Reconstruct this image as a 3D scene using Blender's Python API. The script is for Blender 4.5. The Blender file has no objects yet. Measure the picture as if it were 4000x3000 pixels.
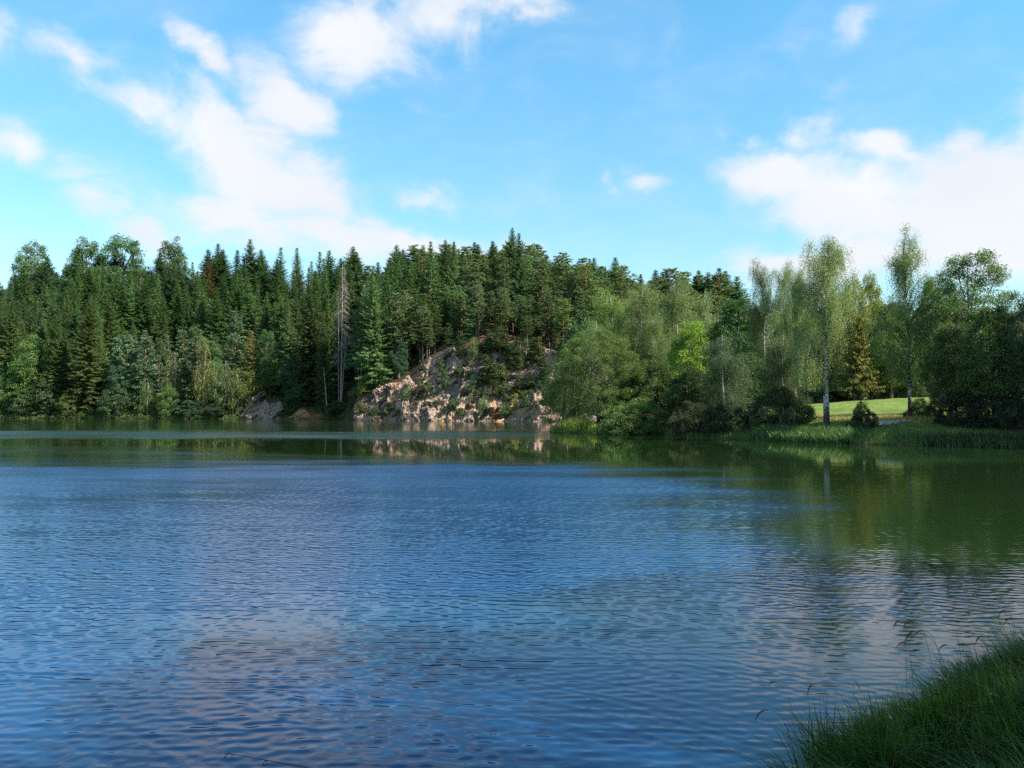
import bpy, math, random
import numpy as np

# ------------------------------------------------------------------ camera, light, exposure
F, HZ, CH = 3464.0, 1595.0, 2.5          # focal length in photo pixels, horizon row, eye height over the water
SC = bpy.context.scene
COL = SC.collection
cam = bpy.data.objects.new('camera', bpy.data.cameras.new('camera'))
COL.objects.link(cam)
cam.data.sensor_width = 36.0
cam.data.lens = 36.0 * F / 4000.0
cam.data.clip_start = 0.05
cam.data.clip_end = 6000
cam.location = (0, 0, CH)
cam.rotation_euler = (math.radians(90) + math.atan((HZ - 1500) / F), 0, 0)
SC.camera = cam

SUN_AZ, SUN_EL = math.radians(113), math.radians(40)
sd = np.array([math.sin(SUN_AZ) * math.cos(SUN_EL), math.cos(SUN_AZ) * math.cos(SUN_EL), math.sin(SUN_EL)])
sun = bpy.data.objects.new('sun', bpy.data.lights.new('sun', 'SUN'))
COL.objects.link(sun)
sun.data.energy = 5.0
sun.data.angle = math.radians(0.5)
sun.data.color = (1.0, 0.93, 0.8)
from mathutils import Vector
sun.rotation_euler = Vector(sd).to_track_quat('Z', 'Y').to_euler()
SC.view_settings.view_transform = 'Standard'
SC.view_settings.look = 'None'
SC.view_settings.exposure = 1.1
SC.view_settings.gamma = 1.0
SC.render.engine = 'CYCLES'
SC.cycles.use_denoising = False
SC.cycles.max_bounces = 6
SC.cycles.diffuse_bounces = 3
SC.cycles.transparent_max_bounces = 4
SC.cycles.transmission_bounces = 3
SC.cycles.caustics_reflective = False
SC.cycles.caustics_refractive = False


class NT:
    """small helper for building node trees"""
    def __init__(s, tree):
        s.t = tree
        tree.nodes.clear()

    def n(s, typ, ins=None, **kw):
        nd = s.t.nodes.new(typ)
        for k, v in kw.items():
            setattr(nd, k, v)
        if ins:
            for k, v in ins.items():
                if isinstance(v, tuple) and len(v) == 2 and hasattr(v[0], 'outputs'):
                    s.t.links.new(v[0].outputs[v[1]], nd.inputs[k])
                elif hasattr(v, 'outputs'):
                    s.t.links.new(v.outputs[0], nd.inputs[k])
                else:
                    nd.inputs[k].default_value = v
        return nd

    def m(s, op, a, b=None, c=None, clamp=False):
        ins = {0: a}
        if b is not None: ins[1] = b
        if c is not None: ins[2] = c
        return s.n('ShaderNodeMath', ins, operation=op, use_clamp=clamp)

    def v(s, op, a, b=None):
        ins = {0: a}
        if b is not None: ins[1] = b
        return s.n('ShaderNodeVectorMath', ins, operation=op)

    def ramp(s, fac, stops, interp='LINEAR'):
        nd = s.n('ShaderNodeValToRGB', {0: fac})
        cr = nd.color_ramp
        cr.interpolation = interp
        while len(cr.elements) < len(stops): cr.elements.new(0.5)
        for e, (p, c) in zip(cr.elements, stops):
            e.position = p
            e.color = (*c, 1) if len(c) == 3 else c
        return nd

    def mixc(s, fac, a, b, blend='MIX'):
        nd = s.t.nodes.new('ShaderNodeMix')
        nd.data_type = 'RGBA'
        nd.blend_type = blend
        for i, v in ((0, fac), (6, a), (7, b)):
            if hasattr(v, 'outputs'):
                s.t.links.new(v.outputs[2] if v.bl_idname == 'ShaderNodeMix' else v.outputs[0], nd.inputs[i])
            elif isinstance(v, tuple) and hasattr(v[0], 'outputs'):
                s.t.links.new(v[0].outputs[v[1]], nd.inputs[i])
            else:
                nd.inputs[i].default_value = (*v, 1) if isinstance(v, tuple) and len(v) == 3 else v
        return nd


def build_world():
    w = bpy.data.worlds.new('World')
    SC.world = w
    w.use_nodes = True
    T = NT(w.node_tree)
    sky = T.n('ShaderNodeTexSky', sky_type='NISHITA', sun_disc=False)
    sky.sun_elevation = SUN_EL
    sky.sun_rotation = SUN_AZ
    sky.altitude = 400
    sky.air_density = 1.0
    sky.dust_density = 0.35
    sky.ozone_density = 2.0
    tc = T.n('ShaderNodeTexCoord')
    sep = T.n('ShaderNodeSeparateXYZ', {0: (tc, 'Generated')})
    tv = T.n('ShaderNodeMapRange', {0: (sep, 2), 1: 0.05, 2: 0.4, 3: 0.0, 4: 1.0})
    tcol = T.mixc(tv, (0.64, 0.70, 0.635), (0.50, 0.92, 0.92))
    tint = T.mixc(1.0, (sky, 0), tcol, 'MULTIPLY')
    az = T.m('ARCTAN2', (sep, 0), (sep, 1))
    el = T.m('ARCSINE', (sep, 2))
    co = T.n('ShaderNodeCombineXYZ', {0: az, 1: el, 2: 0.0})
    # soft warp of the direction so that cloud outlines are torn
    wn = T.n('ShaderNodeTexNoise', {'Vector': co, 'Scale': 9.0, 'Detail': 6.0, 'Roughness': 0.6})
    wv = T.v('SUBTRACT', (wn, 'Color'), (0.5, 0.5, 0.5))
    wv2 = T.v('MULTIPLY', wv, (0.10, 0.07, 0.0))
    cw = T.v('ADD', co, wv2)
    blobs = [(1400, 110, 330, 190, 5, .95), (1720, 40, 260, 150, 0, .95), (2060, 0, 150, 80, 0, .75), (1450, -160, 330, 200, 0, .55),
             (800, 220, 210, 70, -38, .85), (1090, 330, 240, 120, -25, 1.0), (590, 420, 300, 100, -22, .85),
             (880, 580, 380, 150, -38, 1.0), (1130, 700, 330, 180, -30, 1.05), (980, 860, 400, 120, -5, 1.05), (1300, 900, 380, 110, -12, .95),
             (1620, 965, 280, 70, -8, .95), (1900, 990, 250, 70, 0, .7), (60, 540, 230, 80, -18, .7), (330, 740, 230, 110, -45, .7),
             (520, 880, 220, 80, -12, .75), (1665, 770, 130, 65, -20, .72),
             (3080, 720, 330, 110, -22, 1.0), (3350, 800, 480, 170, -10, 1.1), (3800, 720, 420, 200, 0, 1.1), (3900, 930, 560, 190, 0, 1.1),
             (3140, 540, 150, 130, 0, .7), (3480, 600, 220, 60, -15, .72), (3740, 520, 160, 55, 0, .85), (2900, 560, 120, 70, 0, .62),
             (4250, 650, 420, 300, 0, 1.0), (2540, 665, 120, 60, 0, .52), (2385, 690, 70, 50, 0, .5), (3350, 110, 120, 75, 10, .42),
             (3500, 1020, 700, 120, 0, .9), (3020, 1030, 260, 60, 0, .7), (330, 180, 260, 80, -12, .6), (-60, 70, 160, 130, 0, .7),
             (1610, 400, 70, 40, 0, .25), (3250, 340, 100, 50, 0, .3), (2800, -700, 900, 160, 15, .5), (-700, 500, 600, 220, -15, .9), (5200, 500, 600, 200, 10, .9)]
    acc = None
    for (px, py, rx, ry, rot, amp) in blobs:
        u = (px - 2000) / F
        v = (HZ - py) / F
        a, e = math.atan(u), math.atan(v / math.sqrt(1 + u * u))
        cs = math.cos(a) ** 2
        mp = T.n('ShaderNodeMapping', {0: cw}, vector_type='TEXTURE')
        mp.inputs['Location'].default_value = (a, e, 0)
        mp.inputs['Rotation'].default_value = (0, 0, math.radians(rot))
        mp.inputs['Scale'].default_value = (1.35 * rx / F * cs, 1.35 * ry / F, 1)
        g = T.n('ShaderNodeTexGradient', {0: mp}, gradient_type='SPHERICAL')
        k = T.m('MULTIPLY', (g, 1), 1.75 * amp * (.84 if px < 700 else .95 if px < 2200 else 1.0))
        acc = k if acc is None else T.m('SMOOTH_MAX', acc, k, 0.25)
    mp = T.n('ShaderNodeMapping', {0: co})
    mp.inputs['Rotation'].default_value = (0, 0, math.radians(28))
    mp.inputs['Scale'].default_value = (0.8, 1.5, 1)
    n1 = T.n('ShaderNodeTexNoise', {'Vector': mp, 'Scale': 11.0, 'Detail': 9.0, 'Roughness': 0.6, 'Distortion': 0.4})
    nz = T.m('MULTIPLY_ADD', (n1, 0), 2.9, -1.5)
    # thin cloud everywhere else in the sky (overhead and behind the viewer)
    n2 = T.n('ShaderNodeTexNoise', {'Vector': (tc, 'Generated'), 'Scale': 2.6, 'Detail': 5.0, 'Roughness': 0.5})
    hi = T.n('ShaderNodeMapRange', {0: (sep, 1), 1: 0.55, 2: 0.1, 3: 0.0, 4: 1.0})
    bk = T.m('MULTIPLY', T.n('ShaderNodeMapRange', {0: (n2, 0), 1: 0.5, 2: 0.75, 3: 0.0, 4: 1.0}), hi)
    s1 = T.m('ADD', acc, T.m('MULTIPLY', nz, T.m('MULTIPLY_ADD', acc, 1.6, .1, clamp=True)))
    f = T.n('ShaderNodeMapRange', {0: s1, 1: 0.02, 2: 1.3, 3: 0.0, 4: 0.97}, interpolation_type='SMOOTHSTEP')
    f2 = T.m('MAXIMUM', f, bk)
    up = T.n('ShaderNodeMapRange', {0: (sep, 2), 1: 0.0, 2: 0.04, 3: 0.0, 4: 1.0})
    f3 = T.m('MULTIPLY', f2, up)
    shade = T.n('ShaderNodeTexNoise', {'Vector': cw, 'Scale': 6.0, 'Detail': 5.0})
    cc = T.ramp((shade, 0), [(0.3, (2.85, 2.98, 3.2)), (0.7, (3.25, 3.3, 3.4))])
    out = T.mixc(f3, tint, cc)
    bg = T.n('ShaderNodeBackground', {0: (out, 2), 1: 0.14})
    o = T.n('ShaderNodeOutputWorld', {0: bg})


build_world()

# ------------------------------------------------------------------ helpers
def X(px, Y): return (px - 2000.0) / F * Y
PITCH = math.atan((HZ - 1500) / F)
def Z(py, Y): return CH + Y * math.tan(math.atan((1500 - py) / F) + PITCH)
def interp(x, pts):
    a = np.array(pts, float)
    return np.interp(x, a[:, 0], a[:, 1])
def sstep(t):
    t = np.clip(t, 0, 1)
    return t * t * (3 - 2 * t)
def nrm(a): return a / (np.linalg.norm(a, axis=-1, keepdims=True) + 1e-9)

def vnoise(x, y, seed=0):
    """smooth value noise in numpy"""
    xi, yi = np.floor(x).astype(np.int64), np.floor(y).astype(np.int64)
    xf, yf = x - xi, y - yi
    def h(i, j):
        v = (i * 374761393 + j * 668265263 + seed * 974711) & 0x7fffffff
        v = ((v ^ (v >> 13)) * 1274126177) & 0x7fffffff
        return ((v ^ (v >> 16)) & 0xffff) / 65535.0
    u, w = xf * xf * (3 - 2 * xf), yf * yf * (3 - 2 * yf)
    return (h(xi, yi) * (1 - u) + h(xi + 1, yi) * u) * (1 - w) + (h(xi, yi + 1) * (1 - u) + h(xi + 1, yi + 1) * u) * w - 0.5
def fbm(x, y, seed=0, o=4):
    s, a = 0, 1.0
    for k in range(o):
        s = s + a * vnoise(x * 2 ** k, y * 2 ** k, seed + k)
        a *= 0.5
    return s

def new_mesh(name, V, Fc, mat=None, tone=None, smooth=False, col=None):
    V = np.asarray(V, np.float32)
    Fc = np.asarray(Fc, np.int32)
    me = bpy.data.meshes.new(name)
    n, k = Fc.shape
    me.vertices.add(len(V))
    me.vertices.foreach_set('co', V.ravel())
    me.loops.add(n * k)
    me.loops.foreach_set('vertex_index', Fc.ravel())
    me.polygons.add(n)
    me.polygons.foreach_set('loop_start', np.arange(0, n * k, k, dtype=np.int32))
    me.polygons.foreach_set('loop_total', np.full(n, k, np.int32))
    if smooth: me.polygons.foreach_set('use_smooth', np.ones(n, bool))
    if tone is not None:
        tone = np.asarray(tone, np.float32)
        at = me.attributes.new('tone', 'FLOAT', 'POINT' if len(tone) == len(V) else 'FACE')
        at.data.foreach_set('value', tone)
    if col is not None:
        at = me.attributes.new('col', 'FLOAT_COLOR', 'POINT')
        at.data.foreach_set('color', np.hstack([col, np.ones((len(col), 1))]).astype(np.float32).ravel())
    me.update()
    me.validate()
    if mat: me.materials.append(mat)
    return me

def link(name, data=None, parent=None, **props):
    o = bpy.data.objects.new(name, data)
    COL.objects.link(o)
    if parent: o.parent = parent
    for k, v in props.items(): o[k] = v
    return o

class Leaves:
    """collects rhombic leaf faces"""
    def __init__(s): s.V, s.T = [], []
    def add(s, P, D, S, L, W, tone):
        n = len(P)
        L = np.broadcast_to(np.asarray(L, float), (n,))[:, None]
        W = np.broadcast_to(np.asarray(W, float), (n,))[:, None]
        a = np.stack([P, P + D * L * .45 + S * W * .5, P + D * L, P + D * L * .45 - S * W * .5], 1)
        s.V.append(a.reshape(-1, 3))
        s.T.append(np.broadcast_to(np.asarray(tone, float), (n,)))
    def mesh(s, name, mat):
        V = np.concatenate(s.V)
        return new_mesh(name, V, np.arange(len(V)).reshape(-1, 4), mat, np.concatenate(s.T))

class Tubes:
    def __init__(s): s.V, s.F, s.T, s.n = [], [], [], 0
    def add(s, pts, rad, sides=5, tone=0.5):
        pts = np.asarray(pts, float)
        rad = np.broadcast_to(np.asarray(rad, float), (len(pts),))
        d = nrm(np.gradient(pts, axis=0))
        ref = np.array([1.0, 0.13, 0.07]) if abs(d[0][0]) < .8 else np.array([0.1, 1.0, 0.07])
        u = nrm(np.cross(d, ref)); v = np.cross(d, u)
        a = np.arange(sides) * 2 * np.pi / sides
        ring = pts[:, None] + rad[:, None, None] * (np.cos(a)[None, :, None] * u[:, None] + np.sin(a)[None, :, None] * v[:, None])
        m = len(pts)
        i = np.arange(m - 1)[:, None] * sides; j = np.arange(sides)[None]; jn = (j + 1) % sides
        f = np.stack([i + j, i + jn, i + sides + jn, i + sides + j], -1).reshape(-1, 4) + s.n
        s.V.append(ring.reshape(-1, 3)); s.F.append(f)
        t = np.repeat(np.broadcast_to(np.asarray(tone, float), (m,)), sides)
        s.T.append(t); s.n += m * sides
    def mesh(s, name, mat, smooth=True):
        return new_mesh(name, np.concatenate(s.V), np.concatenate(s.F), mat, np.concatenate(s.T), smooth)

# ------------------------------------------------------------------ materials
def new_mat(name):
    m = bpy.data.materials.new(name)
    m.use_nodes = True
    return m, NT(m.node_tree)

def leaf_mat(name, trans=0.3, gloss=0.04, spread=0.55, warm=(1.35, 1.12, 0.6), rough=0.55):
    m, T = new_mat(name)
    oi = T.n('ShaderNodeObjectInfo')
    at = T.n('ShaderNodeAttribute', attribute_name='tone')
    k = T.m('MULTIPLY_ADD', (at, 'Fac'), spread, 1 - spread * .5)
    k2 = T.m('MULTIPLY_ADD', (oi, 'Random'), 0.3, 0.85)
    kk = T.m('MULTIPLY', k, k2)
    kc = T.n('ShaderNodeCombineXYZ', {0: kk, 1: kk, 2: kk})
    c = T.mixc(1.0, (oi, 'Color'), (kc, 0), 'MULTIPLY')
    w = T.n('ShaderNodeMapRange', {0: (at, 'Fac'), 1: 0.75, 2: 1.0, 3: 0.0, 4: 0.75})
    c2 = T.mixc(1.0, c, warm, 'MULTIPLY')
    c3 = T.mixc(w, c, c2)
    d = T.n('ShaderNodeBsdfDiffuse', {0: (c3, 2)})
    ct = T.mixc(1.0, c3, (1.25, 1.35, 0.55), 'MULTIPLY')
    tr = T.n('ShaderNodeBsdfTranslucent', {0: (ct, 2)})
    mx = T.n('ShaderNodeMixShader', {0: trans, 1: d, 2: tr})
    g = T.n('ShaderNodeBsdfGlossy', {0: (1, 1, 1, 1), 'Roughness': rough})
    mx2 = T.n('ShaderNodeMixShader', {0: gloss, 1: mx, 2: g})
    T.n('ShaderNodeOutputMaterial', {0: mx2})
    return m

M_NEEDLE = leaf_mat('needles', 0.28, 0.03, 0.75)
M_LEAF = leaf_mat('leaves', 0.36, 0.03, 0.8)
M_GRASS = leaf_mat('grass_blades', 0.3, 0.04, 0.9, (1.7, 1.1, 0.5), 0.4)

def bark_mat(name, stops, scale=(6, 6, 1.5), noise=6.0, amount=0.5):
    m, T = new_mat(name)
    at = T.n('ShaderNodeAttribute', attribute_name='tone')
    tc = T.n('ShaderNodeTexCoord')
    mp = T.n('ShaderNodeMapping', {0: (tc, 'Object')}); mp.inputs['Scale'].default_value = scale
    nz = T.n('ShaderNodeTexNoise', {'Vector': mp, 'Scale': noise, 'Detail': 5.0})
    f = T.m('MULTIPLY_ADD', T.m('SUBTRACT', (nz, 0), 0.5), amount, (at, 'Fac'))
    c = T.ramp(f, stops)
    b = T.n('ShaderNodeBump', {'Strength': 0.6, 'Distance': 0.03, 'Height': (nz, 0)})
    p = T.n('ShaderNodeBsdfPrincipled', {'Base Color': (c, 0), 'Roughness': 0.9, 'Normal': b})
    T.n('ShaderNodeOutputMaterial', {0: p})
    return m

M_BARK = bark_mat('brown_bark', [(0.0, (0.05, 0.04, 0.032)), (0.5, (0.11, 0.085, 0.065)), (1.0, (0.2, 0.17, 0.14))])
M_PINE = bark_mat('pine_bark', [(0.0, (0.10, 0.08, 0.065)), (0.45, (0.17, 0.11, 0.08)), (0.8, (0.38, 0.18, 0.09)), (1.0, (0.42, 0.2, 0.1))])
M_BIRCH = bark_mat('birch_bark', [(0.0, (0.03, 0.028, 0.025)), (0.34, (0.08, 0.07, 0.06)), (0.44, (0.5, 0.48, 0.45)), (1.0, (0.62, 0.6, 0.57))], (2.0, 2.0, 5.0), 2.2, 1.3)
M_DEAD = bark_mat('dead_wood', [(0.0, (0.09, 0.08, 0.065)), (0.5, (0.2, 0.175, 0.145)), (1.0, (0.5, 0.42, 0.35))])

# ------------------------------------------------------------------ terrain
FAR = [(-420, 150), (-220, 196), (X(0, 216), 216), (X(600, 211), 211), (X(950, 206), 206), (X(1330, 194), 194), (X(1380, 180), 180),
       (X(1700, 173), 173), (X(2150, 167), 167), (X(2500, 160), 160), (60, 152), (400, 140)]
RIGHT = [(-200, 160), (20, 140), (34, 90), (41, 66), (47, 52), (52, 42), (56.6, 32.7), (61.9, 23.2), (68, 19.7), (75, 17.2), (82.5, 14.3), (88, 8.6), (91.5, 4.4), (95, 4.0),
         (100, 6), (115, 14), (140, 34), (152, 60)]
ZTOP = [(-500, .8), (930, .8), (965, 3.0), (1000, 5.2), (1040, 7.2), (1075, 6.0), (1130, 3.0), (1180, 2.6), (1240, 1.0), (1350, 1.0), (1385, 4.0), (1440, 5.5),
        (1500, 7.2), (1560, 8.0), (1610, 9.5), (1660, 12.6), (1720, 14.2), (1800, 15.0), (1880, 16.5), (1960, 16.5), (2050, 15.0), (2150, 13.5), (2300, 11), (2600, 6), (3000, 3), (5000, 2)]
RIDGE = [(-1500, 26), (0, 29), (250, 31), (500, 33), (850, 31), (1300, 28), (1500, 28), (1900, 29), (2150, 26), (2400, 22), (2700, 18.5), (3200, 15), (5000, 12)]

def pxa(x, y): return 2000 + x / np.maximum(y, 1.0) * F
def hill(x, y):
    s = y - interp(x, FAR) + 1.2 * fbm(x * .12, y * .12, 5, 2)
    p = pxa(x, y)
    zt = interp(p, ZTOP)
    zt = np.where((p > 930) & (p < 1160), np.minimum(zt, .8 + zt * .45), zt)
    st = np.maximum(zt * .62, .8)
    up = (interp(p, RIDGE) - zt) * sstep((s - st) / 82.0) * 1.0
    lin = (interp(p, RIDGE) - zt) * np.clip((s - st) / 60.0, 0, 1)
    z = np.where(s < st, zt * np.clip(s / st, -3, 1), zt + 0.35 * up + 0.65 * lin)
    z = z + np.clip(s, 0, 20) / 20 * 0.9 * fbm(x * .1, y * .1, 9, 3)
    return np.where(s < 0, np.maximum(s * 0.5, -1.5), z), s
DPROF = [(-6, -1.2), (0, -0.05), (0.5, .32), (1.4, .55), (3, .85), (5.8, 1.36), (12, 2.0), (20, 2.85), (28, 3.55), (60, 5.0), (150, 8), (400, 12)]
def right(x, y):
    d = 0.76 * (x - interp(y, RIGHT)) + 0.5 * fbm(x * .35, y * .35, 3, 2)
    z = interp(d, DPROF) + np.clip(d / 3, 0, 1) * 0.18 * fbm(x * .4, y * .4, 7, 3)
    return z, d
def ground(x, y):
    x = np.asarray(x, float); y = np.asarray(y, float)
    a, s = hill(x, y)
    b, d = right(x, y)
    return np.maximum(a, b)

def gz(x, y): return float(ground(x, y))

def build_ground():
    xs = np.concatenate([np.arange(-420, -120, 5), np.arange(-120, -6, 1.6), np.arange(-6, 60, .55), np.arange(60, 400, 6)])
    ys = np.concatenate([np.arange(-120, 44, 8), np.arange(44, 112, .55), np.arange(112, 160, 1.6), np.arange(160, 215, 1.2), np.arange(215, 300, 3), np.arange(300, 900, 20)])
    XX, YY = np.meshgrid(xs, ys)
    a, s = hill(XX, YY)
    b, d = right(XX, YY)
    ZZ = np.maximum(a, b)
    p = pxa(XX, YY)
    inlay = (s > -2) & (((p > 1370) & (p < 2400)) | ((p > 935) & (p < 1150)))
    ZZ = np.where(inlay & (s < interp(p, ZTOP) * .62 + .5), ZZ - 2.6, ZZ)      # the rock stands in front of this soil
    # surface colours: needle litter on the hill, grass, dry grass and soil on the meadow
    n1 = fbm(XX * .25, YY * .25, 21, 4)[..., None]
    n2 = fbm(XX * 1.1, YY * 1.1, 31, 3)[..., None]
    litter = np.array([.07, .042, .026]) * (1 + .9 * n1)
    moss = np.array([.06, .065, .03])
    red = np.array([.30, .11, .055])
    hc = litter + (moss - litter) * np.clip(.35 + n1 * 1.5, 0, 1)
    ph = sstep((p - 1650) / 250)[..., None]
    hc = hc * (1 - ph) + (np.array([.11, .055, .036]) * (1 + .8 * n1)) * ph
    rb = ((p > 1165) & (p < 1250) & (s < 8))[..., None]
    hc = np.where(rb, red * (1 + .5 * n2), hc)
    green = np.array([.145, .205, .05]) * (1 + .35 * n2)
    dry = np.array([.34, .25, .11]) * (1 + .35 * n2)
    soil = np.array([.12, .075, .045])
    dd = d + 1.0 * n2[..., 0]
    wdry = np.exp(-((dd - 9.0) / 1.6) ** 2)[..., None] * .9
    mc = green * (1 - wdry) + dry * wdry
    ws = np.clip(1 - dd / 1.2, 0, 1)[..., None]
    mc = mc * (1 - ws) + soil * ws
    col = np.where((b > a)[..., None], mc, hc)
    col = np.clip(col, .01, .8)
    ny, nx = XX.shape
    V = np.stack([XX, YY, ZZ], -1).reshape(-1, 3)
    i = np.arange(ny - 1)[:, None] * nx + np.arange(nx - 1)[None]
    Fc = np.stack([i, i + 1, i + nx + 1, i + nx], -1).reshape(-1, 4)
    m, T = new_mat('soil_and_grass')
    at = T.n('ShaderNodeAttribute', attribute_name='col')
    g = T.n('ShaderNodeNewGeometry')
    nz = T.n('ShaderNodeTexNoise', {'Vector': (g, 'Position'), 'Scale': 2.5, 'Detail': 8.0, 'Roughness': 0.7})
    k = T.ramp((nz, 0), [(0.25, (.55, .55, .55)), (0.75, (1.35, 1.35, 1.35))])
    c = T.mixc(1.0, (at, 'Color'), (k, 0), 'MULTIPLY')
    b = T.n('ShaderNodeBump', {'Strength': 0.7, 'Distance': 0.2, 'Height': (nz, 0)})
    pb = T.n('ShaderNodeBsdfPrincipled', {'Base Color': (c, 2), 'Roughness': 1.0, 'Normal': b, 'Specular IOR Level': 0.1})
    T.n('ShaderNodeOutputMaterial', {0: pb})
    link('ground', new_mesh('ground', V, Fc, m, smooth=True, col=col.reshape(-1, 3)), kind='structure')

build_ground()

# ------------------------------------------------------------------ water
def ruffle(x, y):
    """how strongly the wind ruffles the lake at a place (1 = lively ripples, 0.1 = nearly calm)"""
    wob = 11 * fbm(x * .045, y * .045, 201, 3) + 4 * fbm(x * .3, y * .3, 205, 3)
    yw = y + .75 * wob + 5.0 * fbm(x * .12, y * .55, 207, 3)
    m = np.interp(yw, [0, 8, 14, 30, 38, 46, 56, 68, 73, 91, 99, 220], [.62, .8, .95, 1.0, .78, .46, .24, .20, .66, .66, .18, .14])
    xc = np.interp(y + .5 * wob, [4, 12, 20, 28, 36, 42, 48, 60], [2.2, 3.6, 5.4, 7.2, 5.5, .5, -8, -30])
    q = sstep((xc + .35 * wob - x) / (5.0 + .22 * y) + .5 + .30 * fbm(x * .25, y * .7, 213, 3))
    shel = np.interp(y, [4, 12, 30, 42, 60], [.5, .34, .20, .13, .10]) * (1 - q) + q
    keep = sstep((3 - (x - .05 * y)) / 8) * np.clip((y - 66) / 6, 0, 1)
    m = m * np.maximum(shel, keep)
    return m * np.clip(1 + .45 * fbm(x * .11, y * .3, 209, 3) + .5 * fbm(x * .35, y * 1.5, 211, 2) * np.clip((y - 20) / 20, 0, 1), .3, 1.6)

def build_water():
    def axis(*segs):
        a = [segs[0][0]]
        for (p, q, d0, d1) in segs:
            while a[-1] < q - 1e-6:
                t = (a[-1] - p) / (q - p)
                a.append(min(q, a[-1] + d0 + (d1 - d0) * t))
        return np.array(a)
    # lively near part: real ripples; farther out the ripples are far below one sight line's width
    xs = axis((-36, -9, .07, .04), (-9, 9, .034, .034), (9, 36, .04, .07))
    ys = axis((3, 14, .017, .026), (14, 30, .026, .045), (30, 54, .045, .07))
    rng = np.random.default_rng(8)
    XX, YY = np.meshgrid(xs, ys)
    XX = XX.astype(np.float32); YY = YY.astype(np.float32)
    M = ruffle(XX, YY).astype(np.float32)
    edge = np.clip(np.minimum(np.minimum(XX + 36, 36 - XX), np.minimum(YY - 3, 54 - YY)) / 3, 0, 1)
    A = M * edge
    H = np.zeros_like(XX); DX = np.zeros_like(XX); DY = np.zeros_like(XX)
    wx = .18 * fbm(XX * .6, YY * .6, 301, 2).astype(np.float32); wy = .18 * fbm(XX * .6 + 40, YY * .6, 303, 2).astype(np.float32)
    nw = 46
    for k in range(nw):
        lam = .075 * (1.0 / .075) ** ((k + rng.random()) / nw)
        ang = rng.normal(math.radians(4), math.radians(15 if lam > .2 else 24))
        if k % 7 == 0: ang += math.radians(rng.choice([-55, 50]))
        kk = 2 * math.pi / lam
        slope = .026 * math.exp(-((math.log(lam / .145)) / .6) ** 2) + .0026
        if k % 7 == 0: slope *= .5
        a = slope / kk
        kx, ky = kk * math.sin(ang), kk * math.cos(ang)
        ph = (kx * (XX + wx) + ky * (YY + wy) + rng.uniform(0, 6.28)).astype(np.float32)
        fade = np.clip((lam / .075 - np.interp(ys, [3, 14, 30, 54], [.017, .026, .045, .07]) * 2.3 / .075) / 1.0, 0, 1)[:, None].astype(np.float32)
        c, sn = np.cos(ph), np.sin(ph)
        H += a * c * fade
        DX -= a * .85 * sn * (kx / kk) * fade; DY -= a * .85 * sn * (ky / kk) * fade
    gust = 1 + .55 * fbm(XX * .9, YY * .9, 311, 2).astype(np.float32)
    A = A * gust
    parts = [(XX + DX * A, YY + DY * A, H * A, M)]
    def flat(xa, ya):
        X2, Y2 = np.meshgrid(xa, ya)
        parts.append((X2, Y2, X2 * 0, ruffle(X2, Y2)))
    flat(axis((-36, 36, .8, .8)), axis((54, 120, .6, .8), (120, 260, 4, 4)))
    flat(axis((-420, -100, 12, 6), (-100, -36, 1.5, 1.2)), axis((-120, 0, 12, 12), (0, 120, 1.0, 1.0), (120, 260, 4, 4)))
    flat(axis((36, 400, 2, 12)), axis((-120, 0, 12, 12), (0, 260, 3, 3)))
    flat(axis((-36, 36, 4, 4)), axis((-120, 3, 8, 3)))
    V, Fs, T_, n = [], [], [], 0
    for (a, b, c, t) in parts:
        ny, nx = a.shape
        i = np.arange(ny - 1, dtype=np.int32)[:, None] * nx + np.arange(nx - 1, dtype=np.int32)[None]
        Fs.append(np.stack([i, i + 1, i + nx + 1, i + nx], -1).reshape(-1, 4) + n)
        V.append(np.stack([a, b, c], -1).reshape(-1, 3)); T_.append(t.ravel()); n += a.size
    m, T = new_mat('lake_water')
    g = T.n('ShaderNodeNewGeometry')
    at = T.n('ShaderNodeAttribute', attribute_name='tone')
    amp = (at, 'Fac')
    sep = T.n('ShaderNodeSeparateXYZ', {0: (g, 'Position')})
    x, y = (sep, 0), (sep, 1)
    # beyond the modelled ripples the same ripples continue as a fine normal variation
    slx = sly = None
    for (lx, ly, ax, ay, det, rot) in ((.5, .2, .06, .26, 2.0, 6), (1.8, .8, .03, .10, 1.0, -12), (7.0, 3.0, .02, .04, 1.0, 10)):
        mp = T.n('ShaderNodeMapping', {0: (g, 'Position')}, vector_type='TEXTURE')
        mp.inputs['Rotation'].default_value = (0, 0, math.radians(rot))
        mp.inputs['Scale'].default_value = (lx, ly, 1)
        nz = T.n('ShaderNodeTexNoise', {'Vector': mp, 'Scale': 1.0, 'Detail': det, 'Roughness': .5, 'Distortion': .3}, noise_dimensions='2D')
        sc = T.n('ShaderNodeSeparateColor', {0: (nz, 'Color')})
        vx = T.m('MULTIPLY', T.m('SUBTRACT', (sc, 0), .5), ax); vy = T.m('MULTIPLY', T.m('SUBTRACT', (sc, 1), .5), ay)
        slx = vx if slx is None else T.m('ADD', slx, vx)
        sly = vy if sly is None else T.m('ADD', sly, vy)
    ax_ = T.m('ABSOLUTE', x)
    o1 = T.n('ShaderNodeMapRange', {0: y, 1: 30.0, 2: 54.0, 3: 0.0, 4: .7})
    o2 = T.n('ShaderNodeMapRange', {0: ax_, 1: 32.0, 2: 36.0, 3: 0.0, 4: .7})
    outer = T.m('MULTIPLY', T.m('MAXIMUM', o1, o2), amp)
    tl = T.n('ShaderNodeCombineXYZ', {0: T.m('MULTIPLY', T.m('MULTIPLY', slx, outer), -1.0), 1: T.m('MULTIPLY', T.m('MULTIPLY', sly, outer), -1.0), 2: 0.0})
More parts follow.
